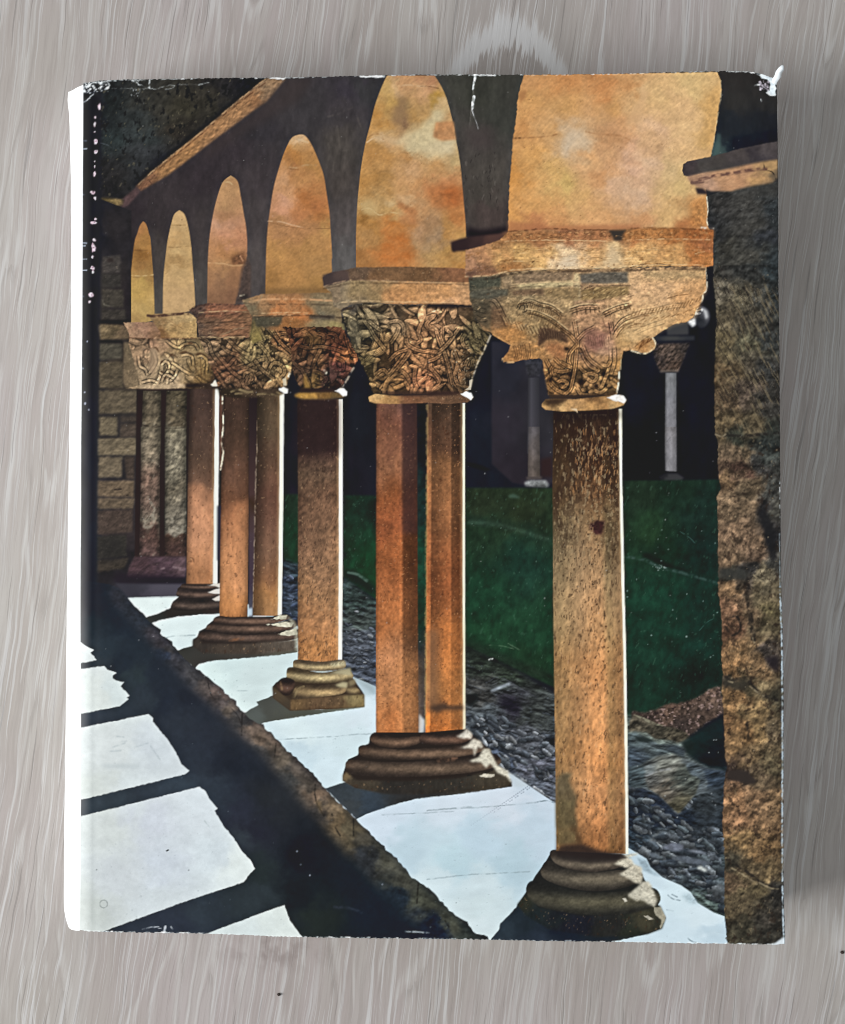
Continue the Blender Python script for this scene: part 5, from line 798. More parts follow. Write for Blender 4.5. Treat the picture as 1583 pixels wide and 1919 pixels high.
def paint_pillar():
    pil = Q('1337 498 1337 533 1344 602 1341 624 1339 703 1339.5 811 1345 826 1346 881 1351 914 1344 929 1346 1015 1346 1116 1351 1141 1353 1200 1351 1226 1355 1264 1352 1286 1357 1365 1358 1413 1362 1440 1357 1461 1353 1550 1355 1563 1358 1614 1357 1702 1363 1774 1480 1774 1480 495')
    pc = [(1360,510,50,48,44),(1400,510,44,44,42),(1440,510,40,46,48),(1350,545,96,88,74),(1380,560,92,84,66),(1420,560,66,64,58),(1445,560,48,52,52),(1360,600,88,78,60),(1400,600,72,66,54),(1440,590,50,50,46),(1360,640,94,82,58),(1410,650,80,76,58),(1440,640,54,56,54),(1350,700,88,70,48),(1390,690,84,70,50),(1410,670,74,66,54),(1440,700,50,50,48),(1350,750,84,68,50),(1400,740,76,64,54),(1440,760,52,50,46),(1360,790,98,82,58),(1410,800,86,74,54),(1440,805,48,52,46),(1390,822,44,46,38),(1440,830,40,44,42),
        (1370,840,104,86,66),(1400,850,108,90,68),(1440,850,56,60,56),(1360,880,84,66,52),(1390,880,64,46,38),(1430,870,52,50,48),(1360,900,104,82,58),(1400,910,96,80,60),(1440,910,62,62,58),(1350,950,120,98,74),(1390,950,110,90,68),(1430,950,46,44,44),(1455,960,76,74,66),(1370,1000,116,92,70),(1400,1010,108,86,66),(1440,1010,30,30,32),(1365,1040,112,90,68),(1410,1045,96,76,60),(1450,1050,70,68,62),(1360,1075,56,54,46),(1400,1075,54,52,50),(1430,1080,104,94,74),
        (1365,1100,122,94,66),(1395,1100,66,56,46),(1430,1110,98,86,64),(1365,1140,122,90,66),(1400,1150,96,78,58),(1440,1150,92,82,56),(1370,1180,88,62,46),(1410,1180,92,78,58),(1440,1180,84,74,54),(1380,1220,134,102,68),(1410,1210,124,98,68),(1445,1230,70,62,56),(1370,1250,136,100,64),(1420,1260,108,84,58),(1360,1272,60,54,44),(1395,1282,66,58,42),(1420,1290,116,100,72),(1445,1310,62,58,46),(1375,1310,128,96,62),(1415,1330,126,102,68),(1370,1350,112,82,54),(1390,1380,104,78,50),(1420,1370,130,104,68),(1450,1370,96,82,62),(1380,1400,136,104,68),(1420,1420,106,86,60),(1450,1430,84,74,54),(1375,1450,58,46,40),(1400,1455,54,46,40),(1430,1460,98,82,62),(1370,1490,130,96,66),(1410,1500,128,98,70),(1450,1500,112,88,62),(1380,1540,136,100,70),(1430,1550,112,86,60),(1380,1580,124,98,64),(1430,1590,104,80,52),(1370,1615,56,52,42),(1400,1630,92,78,56),(1440,1640,108,90,62),(1370,1650,100,80,60),(1410,1670,78,68,48),(1450,1680,46,44,40),(1380,1700,86,74,54),(1440,1720,52,48,42),(1380,1750,60,56,44),(1440,1750,46,44,38)]
    reg(pil, pc, [('n',.14,8,10,-25,4,50),('r',.22,9,14,-25,4,51),('r',.14,22,20,-10,3,57),('p',1.5,.7,(38,28,22),.45,6,12,-28,3,52),('p',1.8,.6,(178,152,112),.35,5,9,-25,3,53)], rough=1.2, seed=9, pw=4)
    sl = sl_of(1338, 525, 1462, 820); X, Y = XY(sl); inp = ((X > 1342)*sm(820, 800, Y)*sm(525, 540, Y))
    put(sl, sm(.6, 1.3, fbm(sl, 3, 26, -27, 3, 54))*inp*.45, (132,116,86)); put(sl, sm(.7, 1.3, fbm(sl, 3, 24, -27, 3, 55))*inp*.5, (40,34,30))
    sl = sl_of(1345, 825, 1470, 1770); X, Y = XY(sl); inp = (X > 1358)*1.0
    put(sl, sm(1.1, 1.7, fbm(sl, 8, 11, -20, 3, 56))*inp*.55, (46,34,26))
    for s, w in (('d2:755 1432 800 1450 850 1445 980 1450 1100 1440 1220 1430',4),('d3:980 1060 1000 1160 990 1280 1010 1400 1030 1583',4),('d4:1020 0 1040 120 1045 200',3),('d4:830 470 870 490 1000 480 1010 520 1100 600 1210 640',4.5),('d4:990 680 985 800 995 920',3),('d5:840 440 930 490 1000 540 1100 610 1230 670',4),('d2:960 350 1000 420 1020 520',3),('d4:860 20 920 30 940 110 880 160 830 100',3)):
        t_, v = s.split(':'); stroke(roughen(catmull(T(t_, v),4,False),1.6,4,int(w*9),False), w*1.5, (30,26,24), .75, False, soft=2.4)
    reg(T('d3','1060 620 1130 600 1190 760 1215 980 1170 1000 1120 800'), (28,28,30), soft=2.5, op=.85); reg(T('d4','1120 330 1220 310 1228 430 1180 420'), (36,30,34), soft=3, op=.9)
    reg(T('d4','845 1165 920 1155 1000 1180 1060 1240 1030 1265 900 1240 840 1215'), (50,42,38), soft=1.8, op=.95)
    reg(T('d3','780 1050 960 1050 1010 1090 980 1130 790 1120'), (54,54,50), soft=2.5, op=.8); reg(T('d4','810 480 900 500 1000 490 990 560 870 560 810 530'), (52,48,40), soft=2.5, op=.8)
    for s in ('d3:1020 1080 1060 1120 1110 1150','d4:1030 180 1050 240','d4:1010 540 1060 580 1110 610','d5:1080 610 1160 650 1220 660','d2:755 1440 800 1455 830 1440','d5:870 500 960 550 1060 620','d3:940 200 960 220','d4:850 500 880 510'):
        t_, v = s.split(':'); stroke(T(t_, v), 3.2, (176,158,122), .6, soft=1.6)
    dots(60, 1345, 840, 1460, 1760, (190,168,130), (.6,1.6), .6, 61); dots(40, 1345, 360, 1458, 830, (128,128,120), (.5,1.3), .6, 62)

def paint_wear():
    W = (236,244,246)
    dots(90, 190, 165, 1450, 640, (180,180,178), (.45,1.0), .55, 71); dots(160, 190, 640, 1340, 1300, (190,190,190), (.45,1.2), .6, 72); dots(30, 300, 1300, 800, 1740, (130,146,156), (.5,1.2), .5, 73)
    # chipped line along the hinge
    for (x, y, w, h) in ((186,200,7,16),(178,220,4,6),(177,233,5,10),(177,247,3,4),(179,265,9,11),(179,284,10,9),(177,302,3,4),(177,312,3,6),(177,326,8,12),(174,361,14,7),(178,371,6,8),(176,417,14,7),(178,410,6,6),(176,450,7,7),(175,464,9,22),(173,481,5,8),(173,502,9,9),(174,510,5,8),(171,553,12,10),(168,566,5,6),(163,640,4,3),(158,735,4,3),(159,756,4,5),(166,768,3,4)):
        q = np.random.RandomState(int(x*3+y)); pts = []
        for k in range(9):
            a = k*6.283/9; r = 0.24+0.3*q.rand(); pts.append((x+w*r*math.cos(a), y+h*r*math.sin(a)))
        reg(pts, (238,206,222) if y < 600 else (170,176,196), [('n',.12,3,3,0,2,3)], rough=.4, op=.95)
        if w > 8: reg([(x-1.5,y),(x+1,y-2),(x+2,y+1)], (60,30,50), soft=.6, op=.7)
    for y in (263,278,364,455,460,485,506,555,690): stroke([(154, y), (156+3*(y % 3), y+.5)], 1.8, (206,220,236), .7, False)
    # cracked corner, top left
    for s, w in (('215 262 262 244 300 236 304 262 302 288',4),('215 292 250 286 300 291 284 312 268 332 240 350 215 358',3.4),('236 228 300 212 352 214 420 206 462 203',4.5),('352 214 372 226 404 216 416 238 402 262 372 270 356 262',4),('240 262 262 278 248 290',2.5),('572 195 618 216 640 236 676 248 712 257',3.2),('580 201 620 197 662 199',3.4),('712 194 709 226 713 258',4.2),('713 258 752 267 806 250 858 235 900 240 880 258 830 268',1.6),('430 258 500 262 620 265 700 262',1.3),('920 235 1000 229 1080 233 1150 218',2.2)):
        stroke(roughen(T('a1', s), 1.1, 2.5, int(w*7), False), w*.5, W, .8, False, soft=1.3)
    for s in ('225 232 262 226 290 214 268 246 236 252','330 214 352 212 366 226 344 230','386 256 408 244 414 260 396 268','215 268 232 264 236 284 215 290'): reg(T('a1', s), W, rough=1.2, op=.85)
    dots(60, 155, 152, 205, 172, W, (.6,2.0), .9, 74); dots(16, 245, 168, 262, 180, (190,196,200), (.5,1.2), .7, 75); stroke(T('a1','350 665 400 680 430 700'), 1.6, (110,120,130), .5)
    # tear at the top edge and torn corner
    q = np.random.RandomState(62)
    stroke(T('c1','360 155 355 190 345 230 340 265'), 4.5, W, .98, w2=2.5); stroke(T('c1','340 260 345 300'), 2, W, .7); stroke(T('c1','347 325 340 370 336 410'), 5.5, W, .98, w2=4); stroke(T('c1','332 415 345 460 365 510 380 560'), 1.7, (200,202,204), .8)
    stroke(T('c1','1243 175 1243 195'), 1.6, (240,220,180), .8); stroke(T('d1','560 130 640 128'), 1, W, 0)
    reg(T('d1','1060 150 1120 140 1180 170 1200 200 1205 310 1160 312 1130 290 1160 270 1165 230 1140 190 1100 180'), (222,234,242), [('n',.08,4,4,0,3,4)], rough=1.6)
    dots(46, *T('d1','1080 200 1150 270')[0], *T('d1','1080 200 1150 270')[1], (216,206,220), (.7,2.0), .9, 76); stroke(T('d1','1045 240 1080 228'), 3, W, .9); stroke(T('d1','1092 340 1097 355'), 2, (200,206,206), .8)
    reg(T('d1','1000 128 1060 140 1120 160 1180 185 1170 160 1110 138 1050 128'), (150,166,176), soft=1.2, op=.8)
    # bottom edge scratches
    for s, w in (('660 955 720 940 780 935',2),('820 985 830 935',4),('690 950 740 940 800 950',1.6),('870 935 885 955',1.8)): stroke(T('a5', s), w, (214,222,230), .8)
    stroke(T('b5','1220 970 1330 975 1400 980'), 2.6, (190,200,206), .7); stroke(T('b5','700 790 820 800 900 830'), 5, (52,58,74), .5, soft=3)
    # row of punctures on the parapet print
    for k in range(30):
        f = k/29; x = 988-f*105; y = 1474+f*72
        for d in ((0, 0), (3.4, 2.6)):
            if d[0] and (k % 3 == 2 or k > 18): continue
            sl = sl_of(x-4, y-4, x+8, y+8); X, Y = XY(sl); r = 1.15*(1-f*.55)
            put(sl, np.clip((r-np.hypot(X-x-d[0], Y-y-d[1]))/1.1+.5, 0, 1)*(.8-.45*f), (84,94,112))
    for (x, y) in ((563,1620),(580,1640),(716,1657),(556,1595)): dots(1, x, y, x+.5, y+.5, (150,160,176), (1.6,1.8), .9, int(x))
    # worn white paper along the edges
    q = np.random.RandomState(5)
    def edge(pts, w, dens, seed, c=W):
        q = np.random.RandomState(seed); p = catmull(pts, 14, False)
        for i in range(len(p)-1):
            for s in np.linspace(0, 1, max(2, int(math.hypot(p[i+1][0]-p[i][0], p[i+1][1]-p[i][1])/5)))[:-1]:
                if q.rand() > dens: continue
                x = p[i][0]+(p[i+1][0]-p[i][0])*s; y = p[i][1]+(p[i+1][1]-p[i][1])*s
                dx, dy = (p[i+1][0]-p[i][0]), (p[i+1][1]-p[i][1]); L = math.hypot(dx, dy)+1e-6; k = 1+q.rand()*4
                stroke([(x-dx/L*k, y-dy/L*k+q.randn()*.5), (x+dx/L*k, y+dy/L*k+q.randn()*.5)], w*(.5+q.rand()*.8), c, .5+.5*q.rand(), False)
    edge(TOP, 2.4, .6, 81); edge(BOT, 2.8, .8, 82); stroke([(p[0]-1.6, p[1]) for p in RGT if p[1] >= 1100], 3.6, (206,226,240), .85, soft=1.4); stroke([(p[0]-4.6, p[1]) for p in RGT if p[1] >= 1200], 1.4, (30,34,40), .6); stroke([(p[0]-1.4, p[1]) for p in RGT if 990 < p[1] < 1120], 2.0, (170,186,196), .6); edge([p for p in RGT if 800 < p[1] < 1060], 2.0, .4, 84)
    edge(T('c1','350 152 420 152 500 155'), 5, 1.0, 85); edge(T('b1','900 168 1000 168 1060 168'), 4, 1.0, 86); edge(T('b1','240 178 320 184'), 4, 1, 87)
    reg(Q('1460 1762 1466 1756 1473 1764 1472 1774 1446 1772'), (222,232,238), soft=1.2, rough=1)
    # unprinted spine paper beyond the hinge
    reg(catmull([(p[0], p[1]) for p in LFT], 6, False)+[(100, 1790), (100, 110)], (244,247,248), rough=.15)
    dots(30, 158, 1722, 166, 1748, (190,196,190), (.5,1.2), .6, 88)

TOP = Q('146 156 205 150 290 148 400 146 520 145 600 143 720 140 850 139 1000 139 1150 137 1250 134 1340 132 1400 133 1430 138 1450 146')
BOT = Q('148 1744 190 1746 300 1748 400 1750 560 1756 700 1758 850 1760 1000 1763 1150 1765 1300 1768 1400 1770 1470 1771')
LFT = Q('155 140 155 160 154 300 153.5 500 152.5 650 151 800 150 950 149 1150 150 1300 150 1500 149 1650 148 1743 148 1760')
RGT = Q('1455 150 1455.5 180 1457 300 1458 420 1458 520 1460 650 1461 800 1462 900 1463 1000 1464 1100 1467 1200 1468 1300 1468 1500 1468 1600 1469 1700 1471 1772')

def paint_print():
    paint_garden(); paint_wall(); paint_left(); paint_floor(); paint_columns(); paint_capitals(); paint_pillar(); paint_wear()
    lum = (CV*np.array((.30,.59,.11), np.float32)).sum(-1, keepdims=True)
    CV[:] = lum+.87*(CV-lum)                      # inks of an old print: slightly faded
    CV[:] = np.clip(CV+.42*(CV-blur1(blur1(CV, 1, 0), 1, 1))+.12*(CV-blur1(blur1(CV, 6, 0), 6, 1)), 0, 1)
    return CV

# ---------------------------------------------------------------- material helpers
def new_mat(name):
    m = bpy.data.materials.new(name); m.use_nodes = True
    nt = m.node_tree
    for n in list(nt.nodes): nt.nodes.remove(n)
    out = nt.nodes.new('ShaderNodeOutputMaterial'); b = nt.nodes.new('ShaderNodeBsdfPrincipled')
    nt.links.new(b.outputs[0], out.inputs[0])
    return m, nt, b
class NT:
    """tiny helper to chain shader nodes"""
    def __init__(s, nt): s.nt = nt
    def link(s, v, sock):
        if hasattr(v, 'links') or isinstance(v, bpy.types.NodeSocket): s.nt.links.new(v, sock)
        else: sock.default_value = v
    def math(s, op, a, b=0.0, c=None, clamp=False):
        n = s.nt.nodes.new('ShaderNodeMath'); n.operation = op; n.use_clamp = clamp
        s.link(a, n.inputs[0]); s.link(b, n.inputs[1])
        if c is not None: s.link(c, n.inputs[2])
        return n.outputs[0]
    def step(s, v, a, b):
        n = s.nt.nodes.new('ShaderNodeMapRange'); n.interpolation_type = 'SMOOTHSTEP'
        s.link(v, n.inputs[0]); s.link(a, n.inputs[1]); s.link(b, n.inputs[2]); n.inputs[3].default_value = 0; n.inputs[4].default_value = 1
        return n.outputs[0]
    def vec(s, x, y, z=0.0):
        n = s.nt.nodes.new('ShaderNodeCombineXYZ')
        s.link(x, n.inputs[0]); s.link(y, n.inputs[1]); s.link(z, n.inputs[2]); return n.outputs[0]
    def noise(s, v, scale=1.0, detail=4.0, rough=0.55):
        n = s.nt.nodes.new('ShaderNodeTexNoise'); s.link(v, n.inputs['Vector']); n.inputs['Scale'].default_value = scale
        n.inputs['Detail'].default_value = detail; n.inputs['Roughness'].default_value = rough; return n.outputs[0]
    def mix(s, f, a, b, mode='MIX'):
        n = s.nt.nodes.new('ShaderNodeMix'); n.data_type = 'RGBA'; n.blend_type = mode
        s.link(f, n.inputs[0]); s.link(a, n.inputs[6]); s.link(b, n.inputs[7]); return n.outputs[2]
    def bump(s, h, strength, dist):
        n = s.nt.nodes.new('ShaderNodeBump'); n.inputs['Strength'].default_value = strength; n.inputs['Distance'].default_value = dist
        s.link(h, n.inputs['Height']); return n.outputs[0]
def C4(r, g, b): return (r, g, b, 1.0)

def wood_material():
    m, nt, b = new_mat('pale_oak_laminate'); N = NT(nt)
    tc = nt.nodes.new('ShaderNodeTexCoord'); sp = nt.nodes.new('ShaderNodeSeparateXYZ'); nt.links.new(tc.outputs['Object'], sp.inputs[0])
    k = 1.0/(U*(DIST+THICK)/DIST*100)                    # table units: about 2 cm each
    u0 = N.math('MULTIPLY', sp.outputs[0], k); v = N.math('MULTIPLY', sp.outputs[1], k)
    warp = N.noise(N.vec(N.math('MULTIPLY', u0, .20), N.math('MULTIPLY', v, .07)), 1.0, 2)
    wig = N.noise(N.vec(N.math('MULTIPLY', u0, 1.1), N.math('MULTIPLY', v, .55), 8.0), 1.0, 2)
    u = N.math('ADD', N.math('ADD', N.math('SUBTRACT', u0, N.math('MULTIPLY', v, .135)), N.math('MULTIPLY', warp, 1.1)), N.math('MULTIPLY', wig, .16))
    n_big = N.noise(N.vec(N.math('MULTIPLY', u, .55), N.math('MULTIPLY', v, .06)), 1.0, 3)
    n_mid = N.noise(N.vec(N.math('MULTIPLY', u, 3.0), N.math('MULTIPLY', v, .16), 3.1), 1.0, 4, .62)
    n_fine = N.noise(N.vec(N.math('MULTIPLY', u, 18), N.math('MULTIPLY', v, .70), 7.7), 1.0, 4, .65)
    n_lite = N.noise(N.vec(N.math('MULTIPLY', u, 15.0), N.math('MULTIPLY', v, .24), 1.3), 1.0, 3, .6)
    n_hair = N.noise(N.vec(N.math('MULTIPLY', u, 34.0), N.math('MULTIPLY', v, .55), 11.3), 1.0, 2, .5)
    n_dark = N.noise(N.vec(N.math('MULTIPLY', u, 19.0), N.math('MULTIPLY', v, .36), 5.9), 1.0, 2, .5)
    n_hue = N.noise(N.vec(N.math('MULTIPLY', u0, .16), N.math('MULTIPLY', v, .12), 2.0), 1.0, 2)
    n_zone = N.step(N.noise(N.vec(N.math('MULTIPLY', u, .8), N.math('MULTIPLY', v, .16), 6.6), 1.0, 2), .36, .62)
    base = N.mix(N.step(n_hue, .38, .62), C4(.345, .322, .300), C4(.352, .314, .310))
    c = N.mix(N.math('MULTIPLY', N.step(n_big, .38, .66), .50), base, C4(.272, .240, .218))
    c = N.mix(N.math('MULTIPLY', N.step(n_mid, .42, .66), .34), c, C4(.398, .386, .366))
    c = N.mix(N.math('MULTIPLY', N.step(n_fine, .42, .66), .34), c, C4(.225, .200, .184))
    # growth rings: long pale lines, broken by the pores
    rn = N.noise(N.vec(N.math('MULTIPLY', u, .55), N.math('MULTIPLY', v, .045), 9.4), 1.0, 1, .4)
    rf = N.math('FRACT', N.math('ADD', N.math('MULTIPLY', rn, 26.0), N.math('MULTIPLY', n_fine, .35)))
    rl = N.math('MULTIPLY', N.step(rf, .02, .10), N.math('SUBTRACT', 1.0, N.step(rf, .16, .34)))
    rl = N.math('MULTIPLY', rl, N.step(n_lite, .38, .56))
    c = N.mix(N.math('MULTIPLY', rl, .42), c, C4(.48, .475, .465))
    rd = N.math('MULTIPLY', N.step(rf, .86, .97), N.step(n_mid, .40, .60)); c = N.mix(N.math('MULTIPLY', rd, .34), c, C4(.20, .182, .168))
    # cathedral figure: nested arches rising along the grain
    du = N.math('SUBTRACT', u0, 1.60); dv = N.math('SUBTRACT', v, 9.02)
    q = N.math('ADD', N.math('ADD', dv, N.math('MULTIPLY', N.math('MULTIPLY', du, du), .82)), N.math('MULTIPLY', N.math('SUBTRACT', n_fine, .5), .9))
    q = N.math('ADD', q, N.math('MULTIPLY', N.math('SUBTRACT', n_hair, .5), .55))
    side = N.math('SUBTRACT', 1.0, N.step(N.math('ABSOLUTE', du), .95, 1.4))
    band = N.math('MULTIPLY', N.math('MULTIPLY', N.step(q, -.36, -.22), N.math('SUBTRACT', 1.0, N.step(q, .14, .40))), side)
    core = N.math('MULTIPLY', N.math('SUBTRACT', 1.0, N.step(q, -.36, -.22)), N.math('SUBTRACT', 1.0, N.step(N.math('ABSOLUTE', du), .5, 1.0)))
    core = N.math('MULTIPLY', core, N.step(dv, -5.5, -2.0))
    c = N.mix(N.math('MULTIPLY', core, .75), c, C4(0.219, 0.197, 0.184)); c = N.mix(N.math('MULTIPLY', band, .62), c, C4(0.465, 0.474, 0.484))
    halo = N.math('MULTIPLY', N.math('MULTIPLY', N.step(q, .25, .5), N.math('SUBTRACT', 1.0, N.step(q, 1.1, 1.9))), side)
    c = N.mix(N.math('MULTIPLY', halo, .5), c, C4(0.265, 0.244, 0.231))
    # pores: pale and dark hairlines
    l = N.math('MULTIPLY', N.step(n_lite, .565, .62), N.math('ADD', N.math('MULTIPLY', n_zone, .75), .25)); c = N.mix(N.math('MULTIPLY', l, .58), c, C4(0.484, 0.484, 0.488))
    l2 = N.step(n_hair, .62, .68); c = N.mix(N.math('MULTIPLY', l2, .42), c, C4(0.502, 0.502, 0.502))
    d = N.step(n_dark, .635, .70); c = N.mix(N.math('MULTIPLY', d, .45), c, C4(0.140, 0.128, 0.121))
    # a faint knot near the front edge
    ku = N.math('MULTIPLY', N.math('ADD', u0, 2.75), .75); kv = N.math('ADD', v, 8.25)
    kd = N.math('SQRT', N.math('ADD', N.math('MULTIPLY', ku, ku), N.math('MULTIPLY', N.math('MULTIPLY', kv, kv), 5.0)))
    kn = N.math('MULTIPLY', N.math('SUBTRACT', 1.0, N.step(kd, .1, 1.1)), N.step(N.noise(N.vec(N.math('MULTIPLY', u0, 2.6), N.math('MULTIPLY', v, 2.0), 4.0), 1.0, 3), .40, .62))
    c = N.mix(N.math('MULTIPLY', kn, .6), c, C4(0.186, 0.153, 0.144))
    nt.links.new(c, b.inputs['Base Color'])
    b.inputs['Roughness'].default_value = .55; b.inputs['Specular IOR Level'].default_value = .3
    h = N.math('SUBTRACT', N.math('MULTIPLY', n_fine, .6), N.math('MULTIPLY', d, .5))
    nt.links.new(N.bump(h, .25, .0002), b.inputs['Normal'])
    return m

def paper_material(name, c, stain=None, rough=.6, lines=False):
    m, nt, b = new_mat(name); N = NT(nt)
    tc = nt.nodes.new('ShaderNodeTexCoord')
    n = N.noise(tc.outputs['Object'], 60, 5); n2 = N.noise(tc.outputs['Object'], 1400, 2)
    cc = N.mix(N.math('MULTIPLY', N.step(n, .5, .75), .5), C4(*c), C4(*(stain or [x*.9 for x in c])))
    h = n2
    if lines:                                            # leaf edges of the page block
        sp = nt.nodes.new('ShaderNodeSeparateXYZ'); nt.links.new(tc.outputs['Object'], sp.inputs[0])
        w = N.noise(N.vec(N.math('MULTIPLY', sp.outputs[0], 4), N.math('MULTIPLY', sp.outputs[1], 4), N.math('MULTIPLY', sp.outputs[2], 3200)), 1.0, 2)
        cc = N.mix(N.math('MULTIPLY', N.step(w, .45, .62), .5), cc, C4(*[x*.55 for x in c])); h = w
    nt.links.new(cc, b.inputs['Base Color']); b.inputs['Roughness'].default_value = rough; b.inputs['Specular IOR Level'].default_value = .3
    nt.links.new(N.bump(h, .2, .0001), b.inputs['Normal'])
    return m

def print_material():
    m, nt, b = new_mat('printed_glossy_paper'); N = NT(nt)
    at = nt.nodes.new('ShaderNodeAttribute'); at.attribute_name = 'print'
    tc = nt.nodes.new('ShaderNodeTexCoord')
    g = N.noise(tc.outputs['Object'], 2600, 2)           # grain of the print
    mul = N.math('ADD', N.math('MULTIPLY', g, .16), .92)
    cc = N.mix(1.0, at.outputs['Color'], N.vec(mul, mul, mul), 'MULTIPLY')
    nt.links.new(cc, b.inputs['Base Color'])
    r = N.noise(tc.outputs['Object'], 45, 4)
    nt.links.new(N.math('ADD', N.math('MULTIPLY', r, .2), .32), b.inputs['Roughness'])
    b.inputs['Specular IOR Level'].default_value = PRINT_SPEC
    return m

def link_mesh(name, verts, faces, mat, parent=None, smooth=True):
    me = bpy.data.meshes.new(name); me.from_pydata([tuple(v) for v in verts], [], faces); me.update()
    if smooth: me.polygons.foreach_set('use_smooth', [True]*len(me.polygons))
    o = bpy.data.objects.new(name, me); col.objects.link(o)
    if mat: me.materials.append(mat)
    if parent: o.parent = parent
    return o
def P3(px, py, z): return ((px-CX)*U, -(py-CY)*U, z)
def curve_at(pts, v, key):
    """interpolate a boundary polyline smoothly; key 0: given x return y, key 1: given y return x"""
    p = np.array(catmull(pts, 8, False)); k = np.argsort(p[:, key], kind='stable')
    return np.interp(v, p[k, key], p[k, 1-key])
def rounded_box(name, x0, y0, x1, y1, z0, z1, r, mat, parent, seg=3):
    bm = bmesh.new(); bmesh.ops.create_cube(bm, size=1)
    for v in bm.verts:
        v.co = ((x0+x1)/2+v.co.x*(x1-x0), (y0+y1)/2+v.co.y*(y1-y0), (z0+z1)/2+v.co.z*(z1-z0))
    if r: bmesh.ops.bevel(bm, geom=bm.edges[:], offset=r, segments=seg, affect='EDGES', profile=.5)
    me = bpy.data.meshes.new(name); bm.to_mesh(me); bm.free()
    me.polygons.foreach_set('use_smooth', [True]*len(me.polygons)) if r else None
    o = bpy.data.objects.new(name, me); col.objects.link(o); me.materials.append(mat); o.parent = parent
    return o

def board(name, inset, z0, z1, mat, parent, extra=(0, 0, 0, 0)):
    """flat slab whose outline follows the jacket's own four corners, set in by a margin (print units)"""
    l, t, r, b_ = [inset+e for e in extra]
    cs = [(155+l, 157+t), (1456-r, 147+t), (1471-r, 1771-b_), (148+l, 1744-b_)]
    bm = bmesh.new()
    lo_ = [bm.verts.new(P3(x, y, z0)) for x, y in cs]; hi_ = [bm.verts.new(P3(x, y, z1)) for x, y in cs]
    bm.faces.new(hi_[::-1]); bm.faces.new(lo_)
    for i in range(4):
        j = (i+1) % 4; bm.faces.new((lo_[j], lo_[i], hi_[i], hi_[j]))
    bmesh.ops.recalc_face_normals(bm, faces=bm.faces[:])
    bmesh.ops.bevel(bm, geom=bm.edges[:], offset=min(.0004, (z1-z0)*.2), segments=2, affect='EDGES', profile=.5)
    me = bpy.data.meshes.new(name); bm.to_mesh(me); bm.free()
    o = bpy.data.objects.new(name, me); col.objects.link(o); me.materials.append(mat); o.parent = parent
    return o

# ---------------------------------------------------------------- table
PRINT_SPEC = .22
wood = wood_material()
table = rounded_box('table_top', -.75, -.65, .75, .65, -.028, 0, .003, wood, None)
table['kind'] = 'structure'

# ---------------------------------------------------------------- the book
book = bpy.data.objects.new('book', None); col.objects.link(book)
book['label'] = 'thick hardback book in worn dust jacket printed with a sunlit cloister arcade'
book['category'] = 'book'
white_paper = paper_material('white_jacket_paper', (.80, .82, .83), rough=.45)
torn_paper = paper_material('torn_paper_core', (.72, .77, .80), (.60, .66, .70), rough=.8)
page_paper = paper_material('page_edges', (.62, .57, .47), lines=True, rough=.8)
cloth = paper_material('board_cloth', (.16, .15, .14), rough=.8)

def cover_z(px, py):
    """height of the jacket over the table: gentle waves, hinge crease, edges dropping away"""
    n = lambda sx, sy, s: vnoise((px/sx+s*3.3).astype(np.float32), (py/sy+s*5.1).astype(np.float32), s)-.5
    z = THICK+0.0007*n(420, 520, 1)+0.0004*n(170, 210, 2)+0.00012*n(60, 75, 3)+0.00003*n(17, 19, 4)
    z = z-0.00009*np.exp(-((px-177)/9.0)**2)                 # hinge groove
    z = z-0.0011*np.clip((172-px)/26, 0, 1)**1.5                           # roll-off towards the spine
    z = z-0.0006*np.clip((px-1440)/28, 0, 1)**2                            # fore-edge
    z = z-0.0005*np.clip((158-py)/18, 0, 1)**2-0.0005*np.clip((py-1748)/20, 0, 1)**2
    tl = np.exp(-(((px-190)/60)**2+((py-165)/22)**2)); z = z+tl*0.0007*n(16, 12, 5)
    tr = np.exp(-(((px-1440)/32)**2+((py-160)/30)**2)); z = z+tr*0.0012*n(20, 18, 6)
    # tear at the top edge: one lip lifts
    tx = 889-(py-140)*.10; dt = px-tx; on = sm(250, 200, py)
    z = z+0.0005*on*np.exp(-(dt/16.0)**2)*(dt > 0)-0.0002*on*np.exp(-(dt/3.0)**2)
    return z

